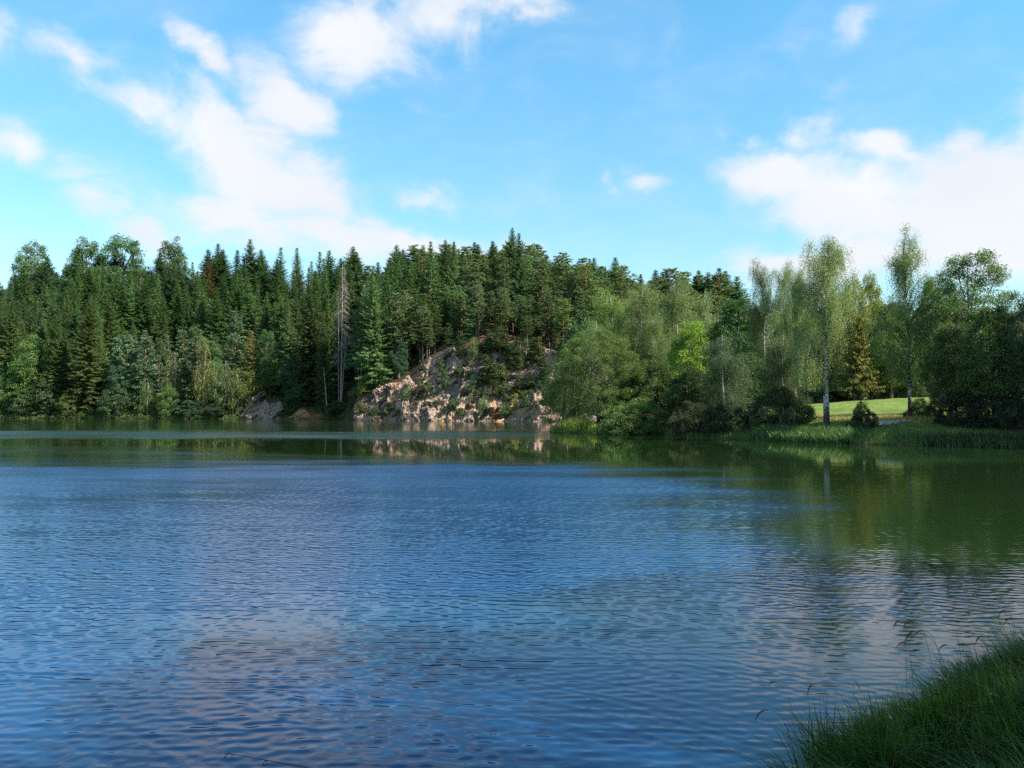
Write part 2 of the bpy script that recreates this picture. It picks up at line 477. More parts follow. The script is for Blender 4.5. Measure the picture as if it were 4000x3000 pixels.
    nv = T.v('NORMALIZE', T.v('ADD', (g, 'Normal'), tl))
    far = T.n('ShaderNodeMapRange', {0: y, 1: 10.0, 2: 55.0, 3: .004, 4: .12})
    ro = T.m('SQRT', T.m('MULTIPLY_ADD', far, T.m('POWER', amp, 1.7), .0004))
    op = T.m('MULTIPLY', T.n('ShaderNodeMapRange', {0: amp, 1: .32, 2: .85, 3: 0.0, 4: 1.0}), T.n('ShaderNodeMapRange', {0: y, 1: 45.0, 2: 66.0, 3: 1.0, 4: .2}))
    body_and_sky = T.mixc(op, (.012, .026, .007), (.003, .036, .11))  # green water colour, with the mirrored sky's blue painted in where ruffled
    p = T.n('ShaderNodeBsdfPrincipled', {'Base Color': (body_and_sky, 2), 'Specular Tint': (.30, .66, 1, 1), 'Roughness': ro, 'IOR': 1.36, 'Normal': (nv, 0)})
    T.n('ShaderNodeOutputMaterial', {0: p})
    link('lake_water', new_mesh('lake_water', np.concatenate(V), np.concatenate(Fs), m, np.concatenate(T_), smooth=True), kind='structure')

build_water()

# ------------------------------------------------------------------ rock
def cells(P, n, lo, hi, rng, tilt):
    """blocky displacement: every cell is a tilted facet; returns offset, random value and distance to the border"""
    S = rng.uniform(lo, hi, (n, 2))
    best = np.full(len(P), 1e9, np.float32); sec = best.copy(); idx = np.zeros(len(P), np.int32)
    Pf, Sf = P.astype(np.float32), S.astype(np.float32)
    for k in range(n):
        d = (Pf[:, 0] - Sf[k, 0]) ** 2 + (Pf[:, 1] - Sf[k, 1]) ** 2
        a = d < best
        sec = np.where(a, best, np.minimum(sec, d))
        idx[a] = k
        best = np.where(a, d, best)
    rv = rng.uniform(-1, 1, n)
    tl = rng.normal(0, tilt, (n, 2))
    off = rv[idx] + ((P - S[idx]) * tl[idx]).sum(1)
    return off, rng.random(n)[idx], np.sqrt(sec) - np.sqrt(best)

def make_rock(name, p0, p1, seed, mat, amp=1.0, step=.13, ztmax=18):
    rng = np.random.default_rng(seed)
    Ym = 176 if p0 > 1300 else 206
    us = np.arange(X(p0, Ym), X(p1, Ym), step)
    L = ztmax * 1.25
    ts = np.linspace(-0.12, 1.22, int(L / step))
    U, Tt = np.meshgrid(us, ts)
    sh = interp(U, FAR)
    p = pxa(U, sh + 4)
    zt = interp(p, ZTOP)
    endf = np.minimum(sstep((p - p0) / 40), sstep((p1 - p) / 60))
    zt = zt * (.25 + .75 * endf)
    st = zt * .62
    Zg = np.where(Tt < 1, zt * Tt, zt + (Tt - 1) * zt * .12)
    Sg = np.where(Tt < 1, st * Tt, st + (Tt - 1) * zt * .9)
    a = math.radians(38)
    q1 = (U * math.cos(a) + Zg * math.sin(a)); q2 = (-U * math.sin(a) + Zg * math.cos(a))
    Q = np.stack([q1.ravel(), q2.ravel() * 1.6], 1)
    lo, hi = Q.min(0), Q.max(0)
    area = np.prod(hi - lo)
    d = np.zeros(len(Q)); tone = np.zeros(len(Q)); crack = np.ones(len(Q))
    wq = Q + np.stack([fbm(Q[:, 0] * .8, Q[:, 1] * .8, seed, 3), fbm(Q[:, 0] * .8 + 50, Q[:, 1] * .8, seed, 3)], 1) * .9
    for size, am, ti in ((4.6, .8, .3), (2.1, .5, .5), (1.0, .22, .5), (.5, .08, .4)):
        off, rv, bd = cells(wq, max(4, int(area / size ** 2)), lo, hi, rng, ti)
        d += off * am
        tone += rv * .27
        crack = np.minimum(crack, np.clip(bd / (.22 * size ** .5), 0, 1) if size < 2 else 1)
    d += .7 * fbm(U.ravel() * .22, Zg.ravel() * .16, seed + 3, 2) + .07 * fbm(U.ravel() * 2.2, Zg.ravel() * 2.2, seed + 5, 3)
    d -= .42 * (1 - crack)
    d = d.reshape(U.shape) * amp * (.35 + .65 * endf) * np.clip(1.25 - np.maximum(Tt - 1, 0) * 4, 0, 1)
    PX, PY, PZ = U + d * .12, sh + Sg - d * .85 - .5 * np.clip(1.2 - Tt, 0, 1), Zg + d * .3
    PZ = np.where(Tt > 1.1, PZ - (Tt - 1.1) * 9, PZ)
    V = np.stack([PX, PY, PZ], -1).reshape(-1, 3)
    ny, nx = U.shape
    i = np.arange(ny - 1)[:, None] * nx + np.arange(nx - 1)[None]
    Fc = np.stack([i, i + 1, i + nx + 1, i + nx], -1).reshape(-1, 4)
    tone = np.clip(tone + .35 * fbm(U.ravel() * .3, Zg.ravel() * .3, seed + 8, 3), 0, 1)
    me = new_mesh(name, V, Fc, mat, tone)
    return link(name, me, kind='structure')

def rock_mat(name, stops):
    m, T = new_mat(name)
    at = T.n('ShaderNodeAttribute', attribute_name='tone')
    g = T.n('ShaderNodeNewGeometry')
    nz = T.n('ShaderNodeTexNoise', {'Vector': (g, 'Position'), 'Scale': .9, 'Detail': 9.0, 'Roughness': .68})
    nf = T.n('ShaderNodeTexNoise', {'Vector': (g, 'Position'), 'Scale': 4.5, 'Detail': 6.0, 'Roughness': .7})
    f = T.m('MULTIPLY_ADD', T.m('SUBTRACT', (nz, 0), .5), 1.1, (at, 'Fac'))
    c = T.ramp(f, stops)
    lich = T.n('ShaderNodeTexNoise', {'Vector': (g, 'Position'), 'Scale': .28, 'Detail': 6.0, 'Roughness': .6})
    lf = T.n('ShaderNodeMapRange', {0: (lich, 0), 1: .52, 2: .7, 3: 0.0, 4: .4})
    c2 = T.mixc(lf, (c, 0), (.22, .23, .185))
    k = T.ramp((nf, 0), [(.3, (.62,) * 3), (.7, (1.25,) * 3)])
    c3 = T.mixc(1.0, c2, (k, 0), 'MULTIPLY')
    vo = T.n('ShaderNodeTexVoronoi', {'Vector': (g, 'Position'), 'Scale': 1.6}, feature='DISTANCE_TO_EDGE')
    vm = T.m('MINIMUM', (vo, 0), .08)
    hh = T.m('ADD', T.m('MULTIPLY', vm, 4.0), (nf, 0))
    b = T.n('ShaderNodeBump', {'Strength': .8, 'Distance': .15, 'Height': hh})
    pb = T.n('ShaderNodeBsdfPrincipled', {'Base Color': (c3, 2), 'Roughness': .92, 'Normal': b, 'Specular IOR Level': .2})
    T.n('ShaderNodeOutputMaterial', {0: pb})
    return m

M_ROCK = rock_mat('cliff_rock', [(0.0, (.10, .08, .07)), (.3, (.23, .18, .155)), (.5, (.34, .24, .195)), (.7, (.40, .285, .22)), (.85, (.52, .34, .2)), (1.0, (.44, .25, .13))])
M_EARTH = rock_mat('red_earth', [(0.0, (.22, .09, .05)), (.5, (.38, .16, .08)), (1.0, (.5, .26, .14))])
make_rock('cliff', 1366, 2330, 11, M_ROCK)
make_rock('rock_outcrop', 940, 1150, 17, M_ROCK, amp=1.0, ztmax=9)
make_rock('earth_bank', 1150, 1262, 23, M_EARTH, amp=.35, ztmax=4)

# ------------------------------------------------------------------ tree kinds (built once, copied later)
PROTO = {}
UPV = np.array([0, 0, 1.0])

def trunk_line(h, r0, r1, rng, bend=.02, n=14, lean=0):
    t = np.linspace(0, 1, n)
    ph = rng.uniform(0, 6, 4)
    x = bend * h * (np.sin(t * 4 + ph[0]) - np.sin(ph[0])) * t + lean * t * h
    y = bend * h * (np.sin(t * 3.3 + ph[1]) - np.sin(ph[1])) * t
    pts = np.stack([x, y, t * h - .6 * (t == 0)], 1)
    rad = r0 + (r1 - r0) * t ** .9
    rad[0] *= 1.35
    return t, pts, rad

def gen_spruce(key, seed, h=22, R=3.3, base=1.2, dens=1.0, droop=.34, larch=False, asym=.18, twig=1.0):
    rng = np.random.default_rng(seed)
    tb, lv = Tubes(), Leaves()
    t, pts, rad = trunk_line(h, h * .011, .02, rng, .004)
    tb.add(pts, rad, 6, .35 + .3 * rng.random(len(pts)))
    z = base
    ap = rng.uniform(0, 6.28, 3)
    while z < h - .15:
        f = (z - base) / (h - base)
        nb = int(rng.integers(5, 9))
        prof = (1 - f) ** .78 * min(1, .35 + (1 - f) * 4) * (.72 + .28 * min(1, f / .12))
        a0 = rng.uniform(0, 6.28)
        for b in range(nb):
            az = a0 + b * 6.283 / nb + rng.normal(0, .2)
            L = R * prof * rng.uniform(.62, 1.12) * (1 + asym * math.sin(az + ap[0] + z * .35) + .1 * math.sin(z * 1.7 + ap[1])) + .12
            if rng.random() < .06: L *= .45
            rise = (-.10 + .75 * f ** 1.4) + rng.normal(0, .06)
            dz = droop * (1 - f * .7)
            d = np.array([math.cos(az), math.sin(az), 0]); pr = np.array([-d[1], d[0], 0])
            n = max(3, int(L / (.19 / dens)) + 1)
            s = np.linspace(.1, 1, n)
            P = np.array([0, 0, z]) + d * (L * s)[:, None] + UPV * (L * (rise * s - dz * s * s + .18 * s ** 4))[:, None]
            P += rng.normal(0, .04, P.shape)
            tone = np.clip(rng.random() * .45 + rng.random(n) * .4, 0, 1)
            if L > .8 and rng.random() < .8:
                tb.add(np.vstack([[0, 0, z], P[::max(1, n // 3)]]), np.linspace(.035, .01, len(P[::max(1, n // 3)]) + 1), 3, .3)
            sl = (.12 + .14 * (1 - f) + .36 * L ** .8 * (1.05 - s) ** .7) * twig
            for sg in (-1, 1):
                D = nrm(d * .62 + pr * sg * .8 + UPV * (-.25 - .35 * (1 - f)) + rng.normal(0, .14, (n, 3)))
                S = nrm(np.cross(D, UPV + rng.normal(0, .35, (n, 3))))
                lv.add(P, D, S, sl * rng.uniform(.75, 1.2, n), .17 * twig if not larch else .12, tone)
            D = nrm(d * .35 + UPV * (-.9 if not larch else -.5) + rng.normal(0, .25, (n, 3)))
            lv.add(P, D, nrm(np.cross(D, rng.normal(0, 1, (n, 3)))), sl * .75, .15 * twig, np.clip(tone - .1, 0, 1))
            D = nrm(d * .9 + UPV * .25 + rng.normal(0, .2, (n, 3)))
            lv.add(P, D, nrm(np.cross(D, UPV + rng.normal(0, .5, (n, 3)))), .34 * twig, .15 * twig, tone)
        z += rng.uniform(.26, .42) / dens ** .5
    lv.add(np.array([[0, 0, h - .5], [0, 0, h - .35], [0, 0, h - .6]]), np.array([[0, .05, 1], [.05, 0, 1], [-.04, 0, 1]]), np.array([[1, 0, 0], [0, 1, 0], [0, 1, 0]]), .7, .1, .4)
    PROTO[key] = dict(h=h, w=2 * R * .95, parts=[('trunk', tb.mesh(key + '_trunk', M_BARK)), ('crown', lv.mesh(key + '_crown', M_NEEDLE))])

def gen_pine(key, seed, h=18, R=2.8, base=.4, dens=1.0, cone=.5):
    rng = np.random.default_rng(seed)
    tb, lv = Tubes(), Leaves()
    t, pts, rad = trunk_line(h, h * .011, .03, rng, .010)
    tb.add(pts, rad, 7, np.clip(.05 + 1.15 * t ** 1.1, 0, .95))
    z = base * h
    k = 0
    while z < h - .1:
        f = (z / h - base) / (1 - base)
        prof = (1 - f) ** (.35 + .5 * cone) * (.55 + .45 * min(1, f / .25))
        nb = int(rng.integers(4, 7))
        a0 = rng.uniform(0, 6.28)
        cx, cy = np.interp(z, pts[:, 2], pts[:, 0]), np.interp(z, pts[:, 2], pts[:, 1])
        for b in range(nb):
            az = a0 + b * 6.283 / nb + rng.normal(0, .3)
            L = R * prof * rng.uniform(.55, 1.15) + .25
            if rng.random() < .12: L *= .5
            rise = .12 + .55 * f + rng.normal(0, .08)
            d = np.array([math.cos(az), math.sin(az), 0]); pr = np.array([-d[1], d[0], 0])
            o = np.array([cx, cy, z])
            tip = o + d * L + UPV * L * rise
            tb.add(np.array([o, o + d * L * .5 + UPV * L * rise * .25, tip]), [.05, .035, .012], 3, .55)
            nc = max(2, int(L * 4.4 * dens))
            s = rng.uniform(.35, 1, nc)
            C = o + d * (L * s)[:, None] + pr * (rng.normal(0, .24, nc) * L * s)[:, None] + UPV * (L * rise * s ** 1.6 + rng.normal(0, .07, nc))[:, None]
            m = 16
            CC = np.repeat(C, m, 0)
            D = rng.normal(0, 1, (nc * m, 3)); D[:, 2] = np.abs(D[:, 2]) * .55 + .05
            D = nrm(D + d * .4)
            S = nrm(np.cross(D, rng.normal(0, 1, D.shape)))
            tone = np.clip(np.repeat(rng.random(nc) * .5, m) + rng.random(nc * m) * .35, 0, 1)
            lv.add(CC + D * .03, D, S, rng.uniform(.26, .48, nc * m), .13, tone)
        z += rng.uniform(.45, .75); k += 1
    PROTO[key] = dict(h=h, w=2 * R, parts=[('trunk', tb.mesh(key + '_trunk', M_PINE)), ('crown', lv.mesh(key + '_crown', M_NEEDLE))])

def crown_points(rng, n, h, R, base, prof, shell=.5):
    """points inside an uneven crown, mostly near its outside"""
    ph = rng.uniform(0, 6.28, 8)
    t = rng.random(n)
    w = np.interp(t, np.linspace(0, 1, len(prof)), prof)
    keep = rng.random(n) < (w / max(prof)) ** 1.2 + .08
    t, w = t[keep], w[keep]
    az = rng.uniform(0, 6.283, len(t))
    bump = 1 + .16 * np.sin(2 * az + ph[0] + 5 * t) + .14 * np.sin(3 * az + ph[1] - 8 * t) + .13 * np.sin(9 * t + ph[2] + az)
    r = R * w * bump * (shell + (1 - shell) * rng.random(len(t)) ** .6)
    zz = base + (h - base) * t
    return np.stack([r * np.cos(az), r * np.sin(az), zz], 1)

def gen_broad(key, seed, h=14, R=4.5, base=2.5, nclump=220, nper=150, cs=.75, leaf=.2, prof=(.35, .8, 1, .98, .85, .6, .25), bark=None, stems=1, updir=-.25, thin=.55, limbs=26, mat=None, flat=.7):
    rng = np.random.default_rng(seed)
    tb, lv = Tubes(), Leaves()
    bark = bark or M_BARK
    C = crown_points(rng, nclump * 2, h - cs * .6, R - cs * .5, base + cs * .4, prof)[:nclump]
    lines = []
    for k in range(stems):
        lean = 0 if stems == 1 else rng.normal(0, .13)
        t, pts, rad = trunk_line(h * .86 if stems == 1 else h * rng.uniform(.55, .8), h * (.016 if stems == 1 else .009), .03, rng, .018, lean=lean)
        if stems > 1: pts[:, :2] += rng.normal(0, .05 * R, 2)
        tb.add(pts, rad, 7, .5 + .25 * rng.normal(0, 1, len(pts)))
        lines.append(pts)
    for c in C[:limbs]:
        pts = lines[rng.integers(len(lines))]
        zo = min(max(c[2] * rng.uniform(.45, .75), base * .6), pts[-1, 2])
        o = np.array([np.interp(zo, pts[:, 2], pts[:, 0]), np.interp(zo, pts[:, 2], pts[:, 1]), zo])
        mid = (o + c) / 2 + UPV * .08 * h * rng.random() * .5
        tb.add(np.array([o, (o + mid) / 2, mid, c]), [h * .006, h * .005, h * .0035, .015], 4, .5 + .2 * rng.random())
    n = len(C) * nper
    CC = np.repeat(C, nper, 0)
    sz = np.repeat(rng.uniform(.6, 1.25, len(C)), nper)[:, None] * cs
    off = nrm(rng.normal(0, 1, (n, 3))) * rng.random((n, 1)) ** .5 * sz
    off[:, 2] *= flat
    # clumps sag at the rim
    off[:, 2] -= .25 * (off[:, 0] ** 2 + off[:, 1] ** 2) / cs
    P = CC + off
    D = nrm(rng.normal(0, 1, (n, 3)) + nrm(off) * .6 + UPV * updir)
    S = nrm(np.cross(D, rng.normal(0, .5, D.shape) + UPV * .8))
    tone = np.clip(np.repeat(rng.random(len(C)) * .5, nper) + rng.random(n) * .32, 0, 1)
    lv.add(P, D, S, leaf * rng.uniform(.7, 1.25, n), leaf * thin * rng.uniform(.8, 1.2, n), tone)
    PROTO[key] = dict(h=h, w=2 * R, parts=[('trunk', tb.mesh(key + '_trunk', bark)), ('crown', lv.mesh(key + '_crown', mat or M_LEAF))])

def gen_birch(key, seed, h=14, R=2.8, base=3.0, nst=900, hang=(.5, 2.2), leaf=.11, prof=(.5, .85, 1, .95, .8, .6, .3), step=.085, low=1.5, bark=None, spread=.16, trunk_r=.011):
    rng = np.random.default_rng(seed)
    tb, lv = Tubes(), Leaves()
    t, pts, rad = trunk_line(h * .95, h * trunk_r, .015, rng, .014)
    tb.add(pts, rad, 8, np.clip(.55 + .12 * rng.normal(0, 1, len(pts)) - .3 * (t < .12), 0, 1))
    # limbs rising steeply and bending over; strands hang from them
    nl = 46
    C = crown_points(rng, nl * 3, h, R, base, prof, .45)[:nl]
    st = []
    for c in C:
        zo = max(c[2] - rng.uniform(.12, .28) * h * .8, base * .55)
        o = np.array([np.interp(zo, pts[:, 2], pts[:, 0]), np.interp(zo, pts[:, 2], pts[:, 1]), zo])
        mid = o + (c - o) * [.45, .45, .68]
        q = np.array([o, (o + mid) / 2 + [0, 0, .1], mid, c])
        tb.add(q, [.04, .03, .018, .008], 4, .12)
        m = max(3, int(nst / nl))
        s = rng.uniform(.25, 1.05, m)[:, None]
        b = (1 - s) ** 2 * o + 2 * s * (1 - s) * mid + s * s * c
        st.append(b + rng.normal(0, spread * R, (m, 3)) * [1, 1, .8])
    st = np.concatenate(st)
    # twigs at the very top
    P, D, T_ = [], [], []
    for p in st:
        L = rng.uniform(*hang) * (.55 + .45 * (1 - (p[2] - base) / (h - base)))
        L = min(L, p[2] - low)
        if L < .15: L = .15
        n = int(L / step) + 2
        s = np.linspace(0, 1, n)
        out = nrm(np.array([p[0], p[1], 0]) + 1e-3)
        q = p + out * (.22 * np.sin(s * 1.6))[:, None] * min(L, 1.2) - UPV * (L * s)[:, None]
        q = q + rng.normal(0, .05, q.shape)
        P.append(q); D.append(nrm(-UPV + rng.normal(0, .65, q.shape)))
        T_.append(np.clip(rng.random() * .62 + rng.random(n) * .2, 0, 1))
    P, D, T_ = np.concatenate(P), np.concatenate(D), np.concatenate(T_)
    S = nrm(np.cross(D, rng.normal(0, 1, D.shape)))
    lv.add(P, D, S, leaf * rng.uniform(.75, 1.3, len(P)), leaf * .62, T_)
    up = st[rng.random(len(st)) < .5]
    n = len(up) * 12
    Q = np.repeat(up, 12, 0) + rng.normal(0, .16, (n, 3))
    D = nrm(rng.normal(0, 1, (n, 3)))
    lv.add(Q, D, nrm(np.cross(D, rng.normal(0, 1, D.shape))), leaf * 1.1, leaf * .6, np.clip(rng.random(n) * .7, 0, 1))
    PROTO[key] = dict(h=h, w=2 * R, parts=[('trunk', tb.mesh(key + '_trunk', bark or M_BIRCH)), ('crown', lv.mesh(key + '_crown', M_LEAF))])

def gen_dead(key, seed, h=27, R=2.6, base=8):
    rng = np.random.default_rng(seed)
    tb, br = Tubes(), Tubes()
    t, pts, rad = trunk_line(h, h * .0085, .035, rng, .003)
    tb.add(pts, rad, 6, .75 + .1 * rng.random(len(pts)))
    z = base
    while z < h - .4:
        f = (z - base) / (h - base)
        for b in range(int(rng.integers(4, 7))):
            az = rng.uniform(0, 6.28)
            L = R * (1 - f) ** .6 * rng.uniform(.5, 1.1) + .2
            d = np.array([math.cos(az), math.sin(az), 0]); pr = np.array([-d[1], d[0], 0])
            s = np.linspace(0, 1, 5)
            q = np.array([0, 0, z]) + d * (L * s)[:, None] + UPV * (L * (.12 * s - .5 * s * s))[:, None]
            br.add(q, np.linspace(.035, .012, 5), 3, .45 + .3 * rng.random())
            for s2 in rng.uniform(.25, 1, int(L * 6)):
                o = np.array([np.interp(s2, s, q[:, k]) for k in range(3)])
                l2 = rng.uniform(.3, .8)
                e = o + (d * .4 + pr * rng.choice([-1, 1]) * .5 - UPV * .8) * l2
                br.add(np.array([o, e]), [.016, .008], 3, .3 + .4 * rng.random())
        z += rng.uniform(.3, .5)
    PROTO[key] = dict(h=h, w=2 * R, parts=[('trunk', tb.mesh(key + '_trunk', M_DEAD)), ('bare_branches', br.mesh(key + '_branches', M_DEAD))])

def gen_pole(key, seed, h=20, bark=None):
    rng = np.random.default_rng(seed)
    tb, br = Tubes(), Tubes()
    t, pts, rad = trunk_line(h, h * .009, .05, rng, .004)
    tb.add(pts, rad, 6, .75 + .1 * rng.random(len(pts)))
    for z in np.arange(h * .3, h, .7):
        az = rng.uniform(0, 6.28)
        d = np.array([math.cos(az), math.sin(az), rng.normal(-.1, .3)])
        br.add(np.array([[0, 0, z], np.array([0, 0, z]) + d * rng.uniform(.3, .9)]), [.03, .012], 3, .6)
    PROTO[key] = dict(h=h, w=1.0, parts=[('trunk', tb.mesh(key + '_trunk', bark or M_DEAD)), ('branch_stubs', br.mesh(key + '_stubs', M_DEAD))])

for k in range(4): gen_spruce('spruce%d' % k, 100 + k, h=22, R=4.0 + .3 * k, base=1.0 + k * .8)
gen_spruce('spruce4', 109, h=22, R=3.5, base=3, dens=.8)
gen_spruce('bigspruce0', 120, h=24, R=4.6, base=.8, dens=1.05, droop=.42)
gen_spruce('bigspruce1', 121, h=24, R=4.3, base=2.6, dens=1.05, droop=.45)
gen_spruce('larch0', 130, h=20, R=2.9, base=2.5, dens=.75, droop=.1, larch=True)
for k in range(4): gen_pine('pine%d' % k, 200 + k, h=17, R=2.4 + .25 * k, base=(.3, .42, .5, .36)[k], cone=(.7, .4, .2, .5)[k])
gen_pine('youngpine0', 210, h=10, R=2.5, base=.05, cone=1.0, dens=1.2)
gen_pine('youngpine1', 211, h=10, R=2.1, base=.12, cone=.8, dens=1.2)
for k in range(4): gen_broad('broad%d' % k, 300 + k, h=16, R=(4.4, 3.8, 4.8, 3.4)[k], base=(3, 2, 4, 1.5)[k], nclump=170, nper=90, cs=.95, leaf=.3)
for k in range(2): gen_broad('shore%d' % k, 320 + k, h=9, R=3.1, base=.3, nclump=120, nper=110, cs=.75, leaf=.24, prof=(.75, .95, 1, .92, .75, .5, .2), stems=3)
for k in range(3): gen_birch('hillbirch%d' % k, 340 + k, h=13, R=2.2, base=2.0, nst=420, leaf=.2, step=.16, low=.6, trunk_r=.009)
for k in range(3): gen_broad('scrub%d' % k, 360 + k, h=3, R=1.6, base=.05, nclump=50, nper=70, cs=.45, leaf=.17, prof=(.8, 1, 1, .8, .55, .25), stems=3, updir=.2, limbs=10)
gen_dead('dead0', 400)
gen_pole('pole0', 401)

# the nearer trees of the right-hand bank, finer leaves
gen_birch('weeping0', 500, h=14, R=2.35, base=4.0, nst=3600, hang=(.6, 2.6), leaf=.076, low=3.0, prof=(.75, .95, 1, .95, .92, .95, .8, .45), step=.062, spread=.10, trunk_r=.017)
gen_birch('weeping1', 501, h=14, R=2.3, base=2.0, nst=2900, hang=(.4, 2.3), leaf=.082, low=1.6, prof=(.5, .8, 1, 1, .85, .7, .4), step=.066, spread=.10)
gen_birch('birch0', 502, h=14, R=2.9, base=4.2, nst=3000, hang=(.3, 1.3), leaf=.08, prof=(.8, 1, .95, .7, .62, .42, .2), low=2.5, step=.07, spread=.10)
gen_birch('birch1', 503, h=12, R=2.7, base=2.2, nst=3000, hang=(.3, 1.5), leaf=.085, prof=(.6, .9, 1, .9, .8, .6, .3), low=1.9, step=.075, spread=.13)
gen_broad('alder0', 510, h=13, R=4.2, base=1.9, nclump=260, nper=190, cs=.72, leaf=.15, prof=(.7, .95, 1, .95, .82, .6, .5, .25))
gen_broad('maple0', 511, h=11, R=3.4, base=1.5, nclump=210, nper=170, cs=.68, leaf=.18, prof=(.6, .9, 1, .95, .85, .6, .25))
gen_broad('leafy0', 512, h=9, R=2.8, base=1.0, nclump=190, nper=170, cs=.6, leaf=.15, prof=(.7, .95, 1, .9, .75, .5, .2))
gen_broad('willow0', 513, h=11, R=5.6, base=1.2, nclump=480, nper=260, cs=.62, leaf=.16, thin=.3, updir=.3, prof=(.85, 1, 1, .97, .85, .62, .3), stems=4, limbs=60)
gen_broad('bush0', 514, h=3.6, R=3.0, base=.0, nclump=190, nper=200, cs=.5, leaf=.13, thin=.42, updir=.7, prof=(.92, 1, 1, .92, .75, .5, .2), stems=4, limbs=20)
gen_broad('bush1', 515, h=2.6, R=1.6, base=.0, nclump=70, nper=150, cs=.36, leaf=.13, updir=.2, prof=(.8, 1, 1, .85, .6, .3), stems=3, limbs=14)
gen_spruce('hornbeam0', 516, h=9, R=2.0, base=3.0, dens=1.5, droop=.25, asym=.3, twig=.8)

# strands of the willow hanging over the water
def willow_strands():
    rng = np.random.default_rng(77)
    lv = Leaves()
    P, D, T_ = [], [], []
    for k in range(420):
        az = rng.uniform(1.9, 4.6)
        r = 5.1 * rng.uniform(.75, 1.1)
        z0 = rng.uniform(2.5, 7.5)
        L = min(rng.uniform(1.5, 4.5), z0 - .25)
        s = np.linspace(0, 1, int(L / .07))
        q = np.array([r * math.cos(az), r * math.sin(az), z0]) - UPV * (L * s)[:, None] + rng.normal(0, .05, (len(s), 3))
        q[:, 0] -= .3 * np.sin(s * 1.5)
        P.append(q); D.append(nrm(-UPV + rng.normal(0, .5, q.shape))); T_.append(np.clip(rng.random() * .5 + rng.random(len(s)) * .4, 0, 1))
    P, D, T_ = map(np.concatenate, (P, D, T_))
    lv.add(P, D, nrm(np.cross(D, rng.normal(0, 1, D.shape))), .14, .04, T_)
    PROTO['willow0']['parts'].append(('hanging_twigs', lv.mesh('willow_hanging_twigs', M_LEAF)))
willow_strands()

def put(kind, x, y, h=None, w=None, z=None, rot=0.0, color=(.06, .1, .04), name='tree', label='', cat='tree', group=None, lean=(0, 0)):
    p = PROTO[kind]
    sh = h / p['h'] if h else 1.0
    sw = w / p['w'] if w else sh
    o = bpy.data.objects.new(name, None)
    COL.objects.link(o)
    o.empty_display_size = .5
    o.location = (x, y, gz(x, y) if z is None else z)
    o.scale = (sw, sw, sh)
    o.rotation_euler = (lean[0], lean[1], rot)
    if lean[0] or lean[1]: o.rotation_mode = 'ZXY'
    o['label'] = label; o['category'] = cat
    if group: o['group'] = group
    for nm, me in p['parts']:
        c = bpy.data.objects.new(nm, me)
        COL.objects.link(c)
        c.parent = o
        c.color = (*color, 1)
    return o

RND = random.Random(12)
def jit(c, a=.12):
    k = 1 + RND.uniform(-a, a)
    return (c[0] * k * (1 + RND.uniform(-a, a) * .6), c[1] * k, c[2] * k * (1 + RND.uniform(-a, a)))

C_SPR = (.088, .158, .046); C_DSPR = (.075, .145, .055); C_PINE = (.125, .19, .07); C_BPINE = (.12, .195, .105)
C_OAK = (.09, .165, .06); C_LEAF = (.12, .21, .05); C_BIR = (.15, .21, .07); C_YEL = (.27, .29, .05); C_OLV = (.085, .12, .03); C_LAR = (.09, .16, .05)

def hand(kind, px, top, wpx, Y, color, name, label, cat='tree', group=None, rot=None, lean=(0, 0), sink=0, z=None):
    x = X(px, Y)
    zb = gz(x, Y) - sink if z is None else z
    h = max(.5, Z(top, Y) - zb)
    return put(kind, x, Y, h=h, w=wpx / F * Y, z=zb, rot=RND.uniform(0, 6.28) if rot is None else rot, color=jit(color, .06), name=name, label=label, cat=cat, group=group, lean=lean)

# ------------------------------------------------------------------ forest on the hill across the lake
def side_words(px):
    if px < 300: return 'at far left'
    if px < 620: return 'behind the layered pines'
    if px < 1000: return 'above the shore birches'
    if px < 1320: return 'left of the bare trunks'
    if px < 1620: return 'right of the bare trunks'
    if px < 2000: return 'above the rocky cliff'
    if px < 2350: return 'above the red slope'
    return 'behind the pale birches'

def level_words(s):
    if s < 14: return 'low on the hill'
    if s < 25: return 'a third up the hill'
    if s < 39: return 'halfway up the hill'
    if s < 54: return 'high on the hill'
    return 'on the skyline'

KIND = {
    'spruce': (['spruce0', 'spruce1', 'spruce2', 'spruce3', 'spruce4'], C_SPR, 'dark green spruce', 'spruces'),
    'pine': (['pine0', 'pine1', 'pine2', 'pine3'], C_PINE, 'bare stemmed pine', 'pines'),
    'young_pine': (['youngpine0', 'youngpine1'], C_BPINE, 'bluish young pine', 'young pines'),
    'broadleaf_tree': (['broad0', 'broad1', 'broad3', 'broad3'], C_OAK, 'broadleaf tree', 'broadleaf trees'),
    'larch': (['larch0'], C_LAR, 'light feathery larch', 'larches'),
}
def forest_tree(sp, px, s, h=None, wk=1.0, color=None):
    x0 = X(px, 200)
    Y = 200
    for _ in range(4):
        Y = float(interp(x0, FAR)) + s
        x0 = X(px, Y)
    kinds, c, words, plural = KIND[sp]
    k = kinds[RND.randrange(len(kinds))]
    P = PROTO[k]
    h = h or P['h'] * RND.uniform(.82, 1.12)
    where = level_words(s) + ' ' + side_words(px)
    brown = RND.random() < .02 and sp in ('spruce', 'larch') and h < 22.5
    if brown: color = (.16, .14, .06)
    return put(k, x0, Y, h=h, w=P['w'] * (h / P['h']) * RND.uniform(.85, 1.12) * wk, z=gz(x0, Y) - .3, rot=RND.uniform(0, 6.28), color=jit(color or c, .24),
               name=sp, label=words + ' ' + where, group=('browning ' if brown else '') + plural + ' ' + where, lean=(RND.gauss(0, .018), RND.gauss(0, .018)))

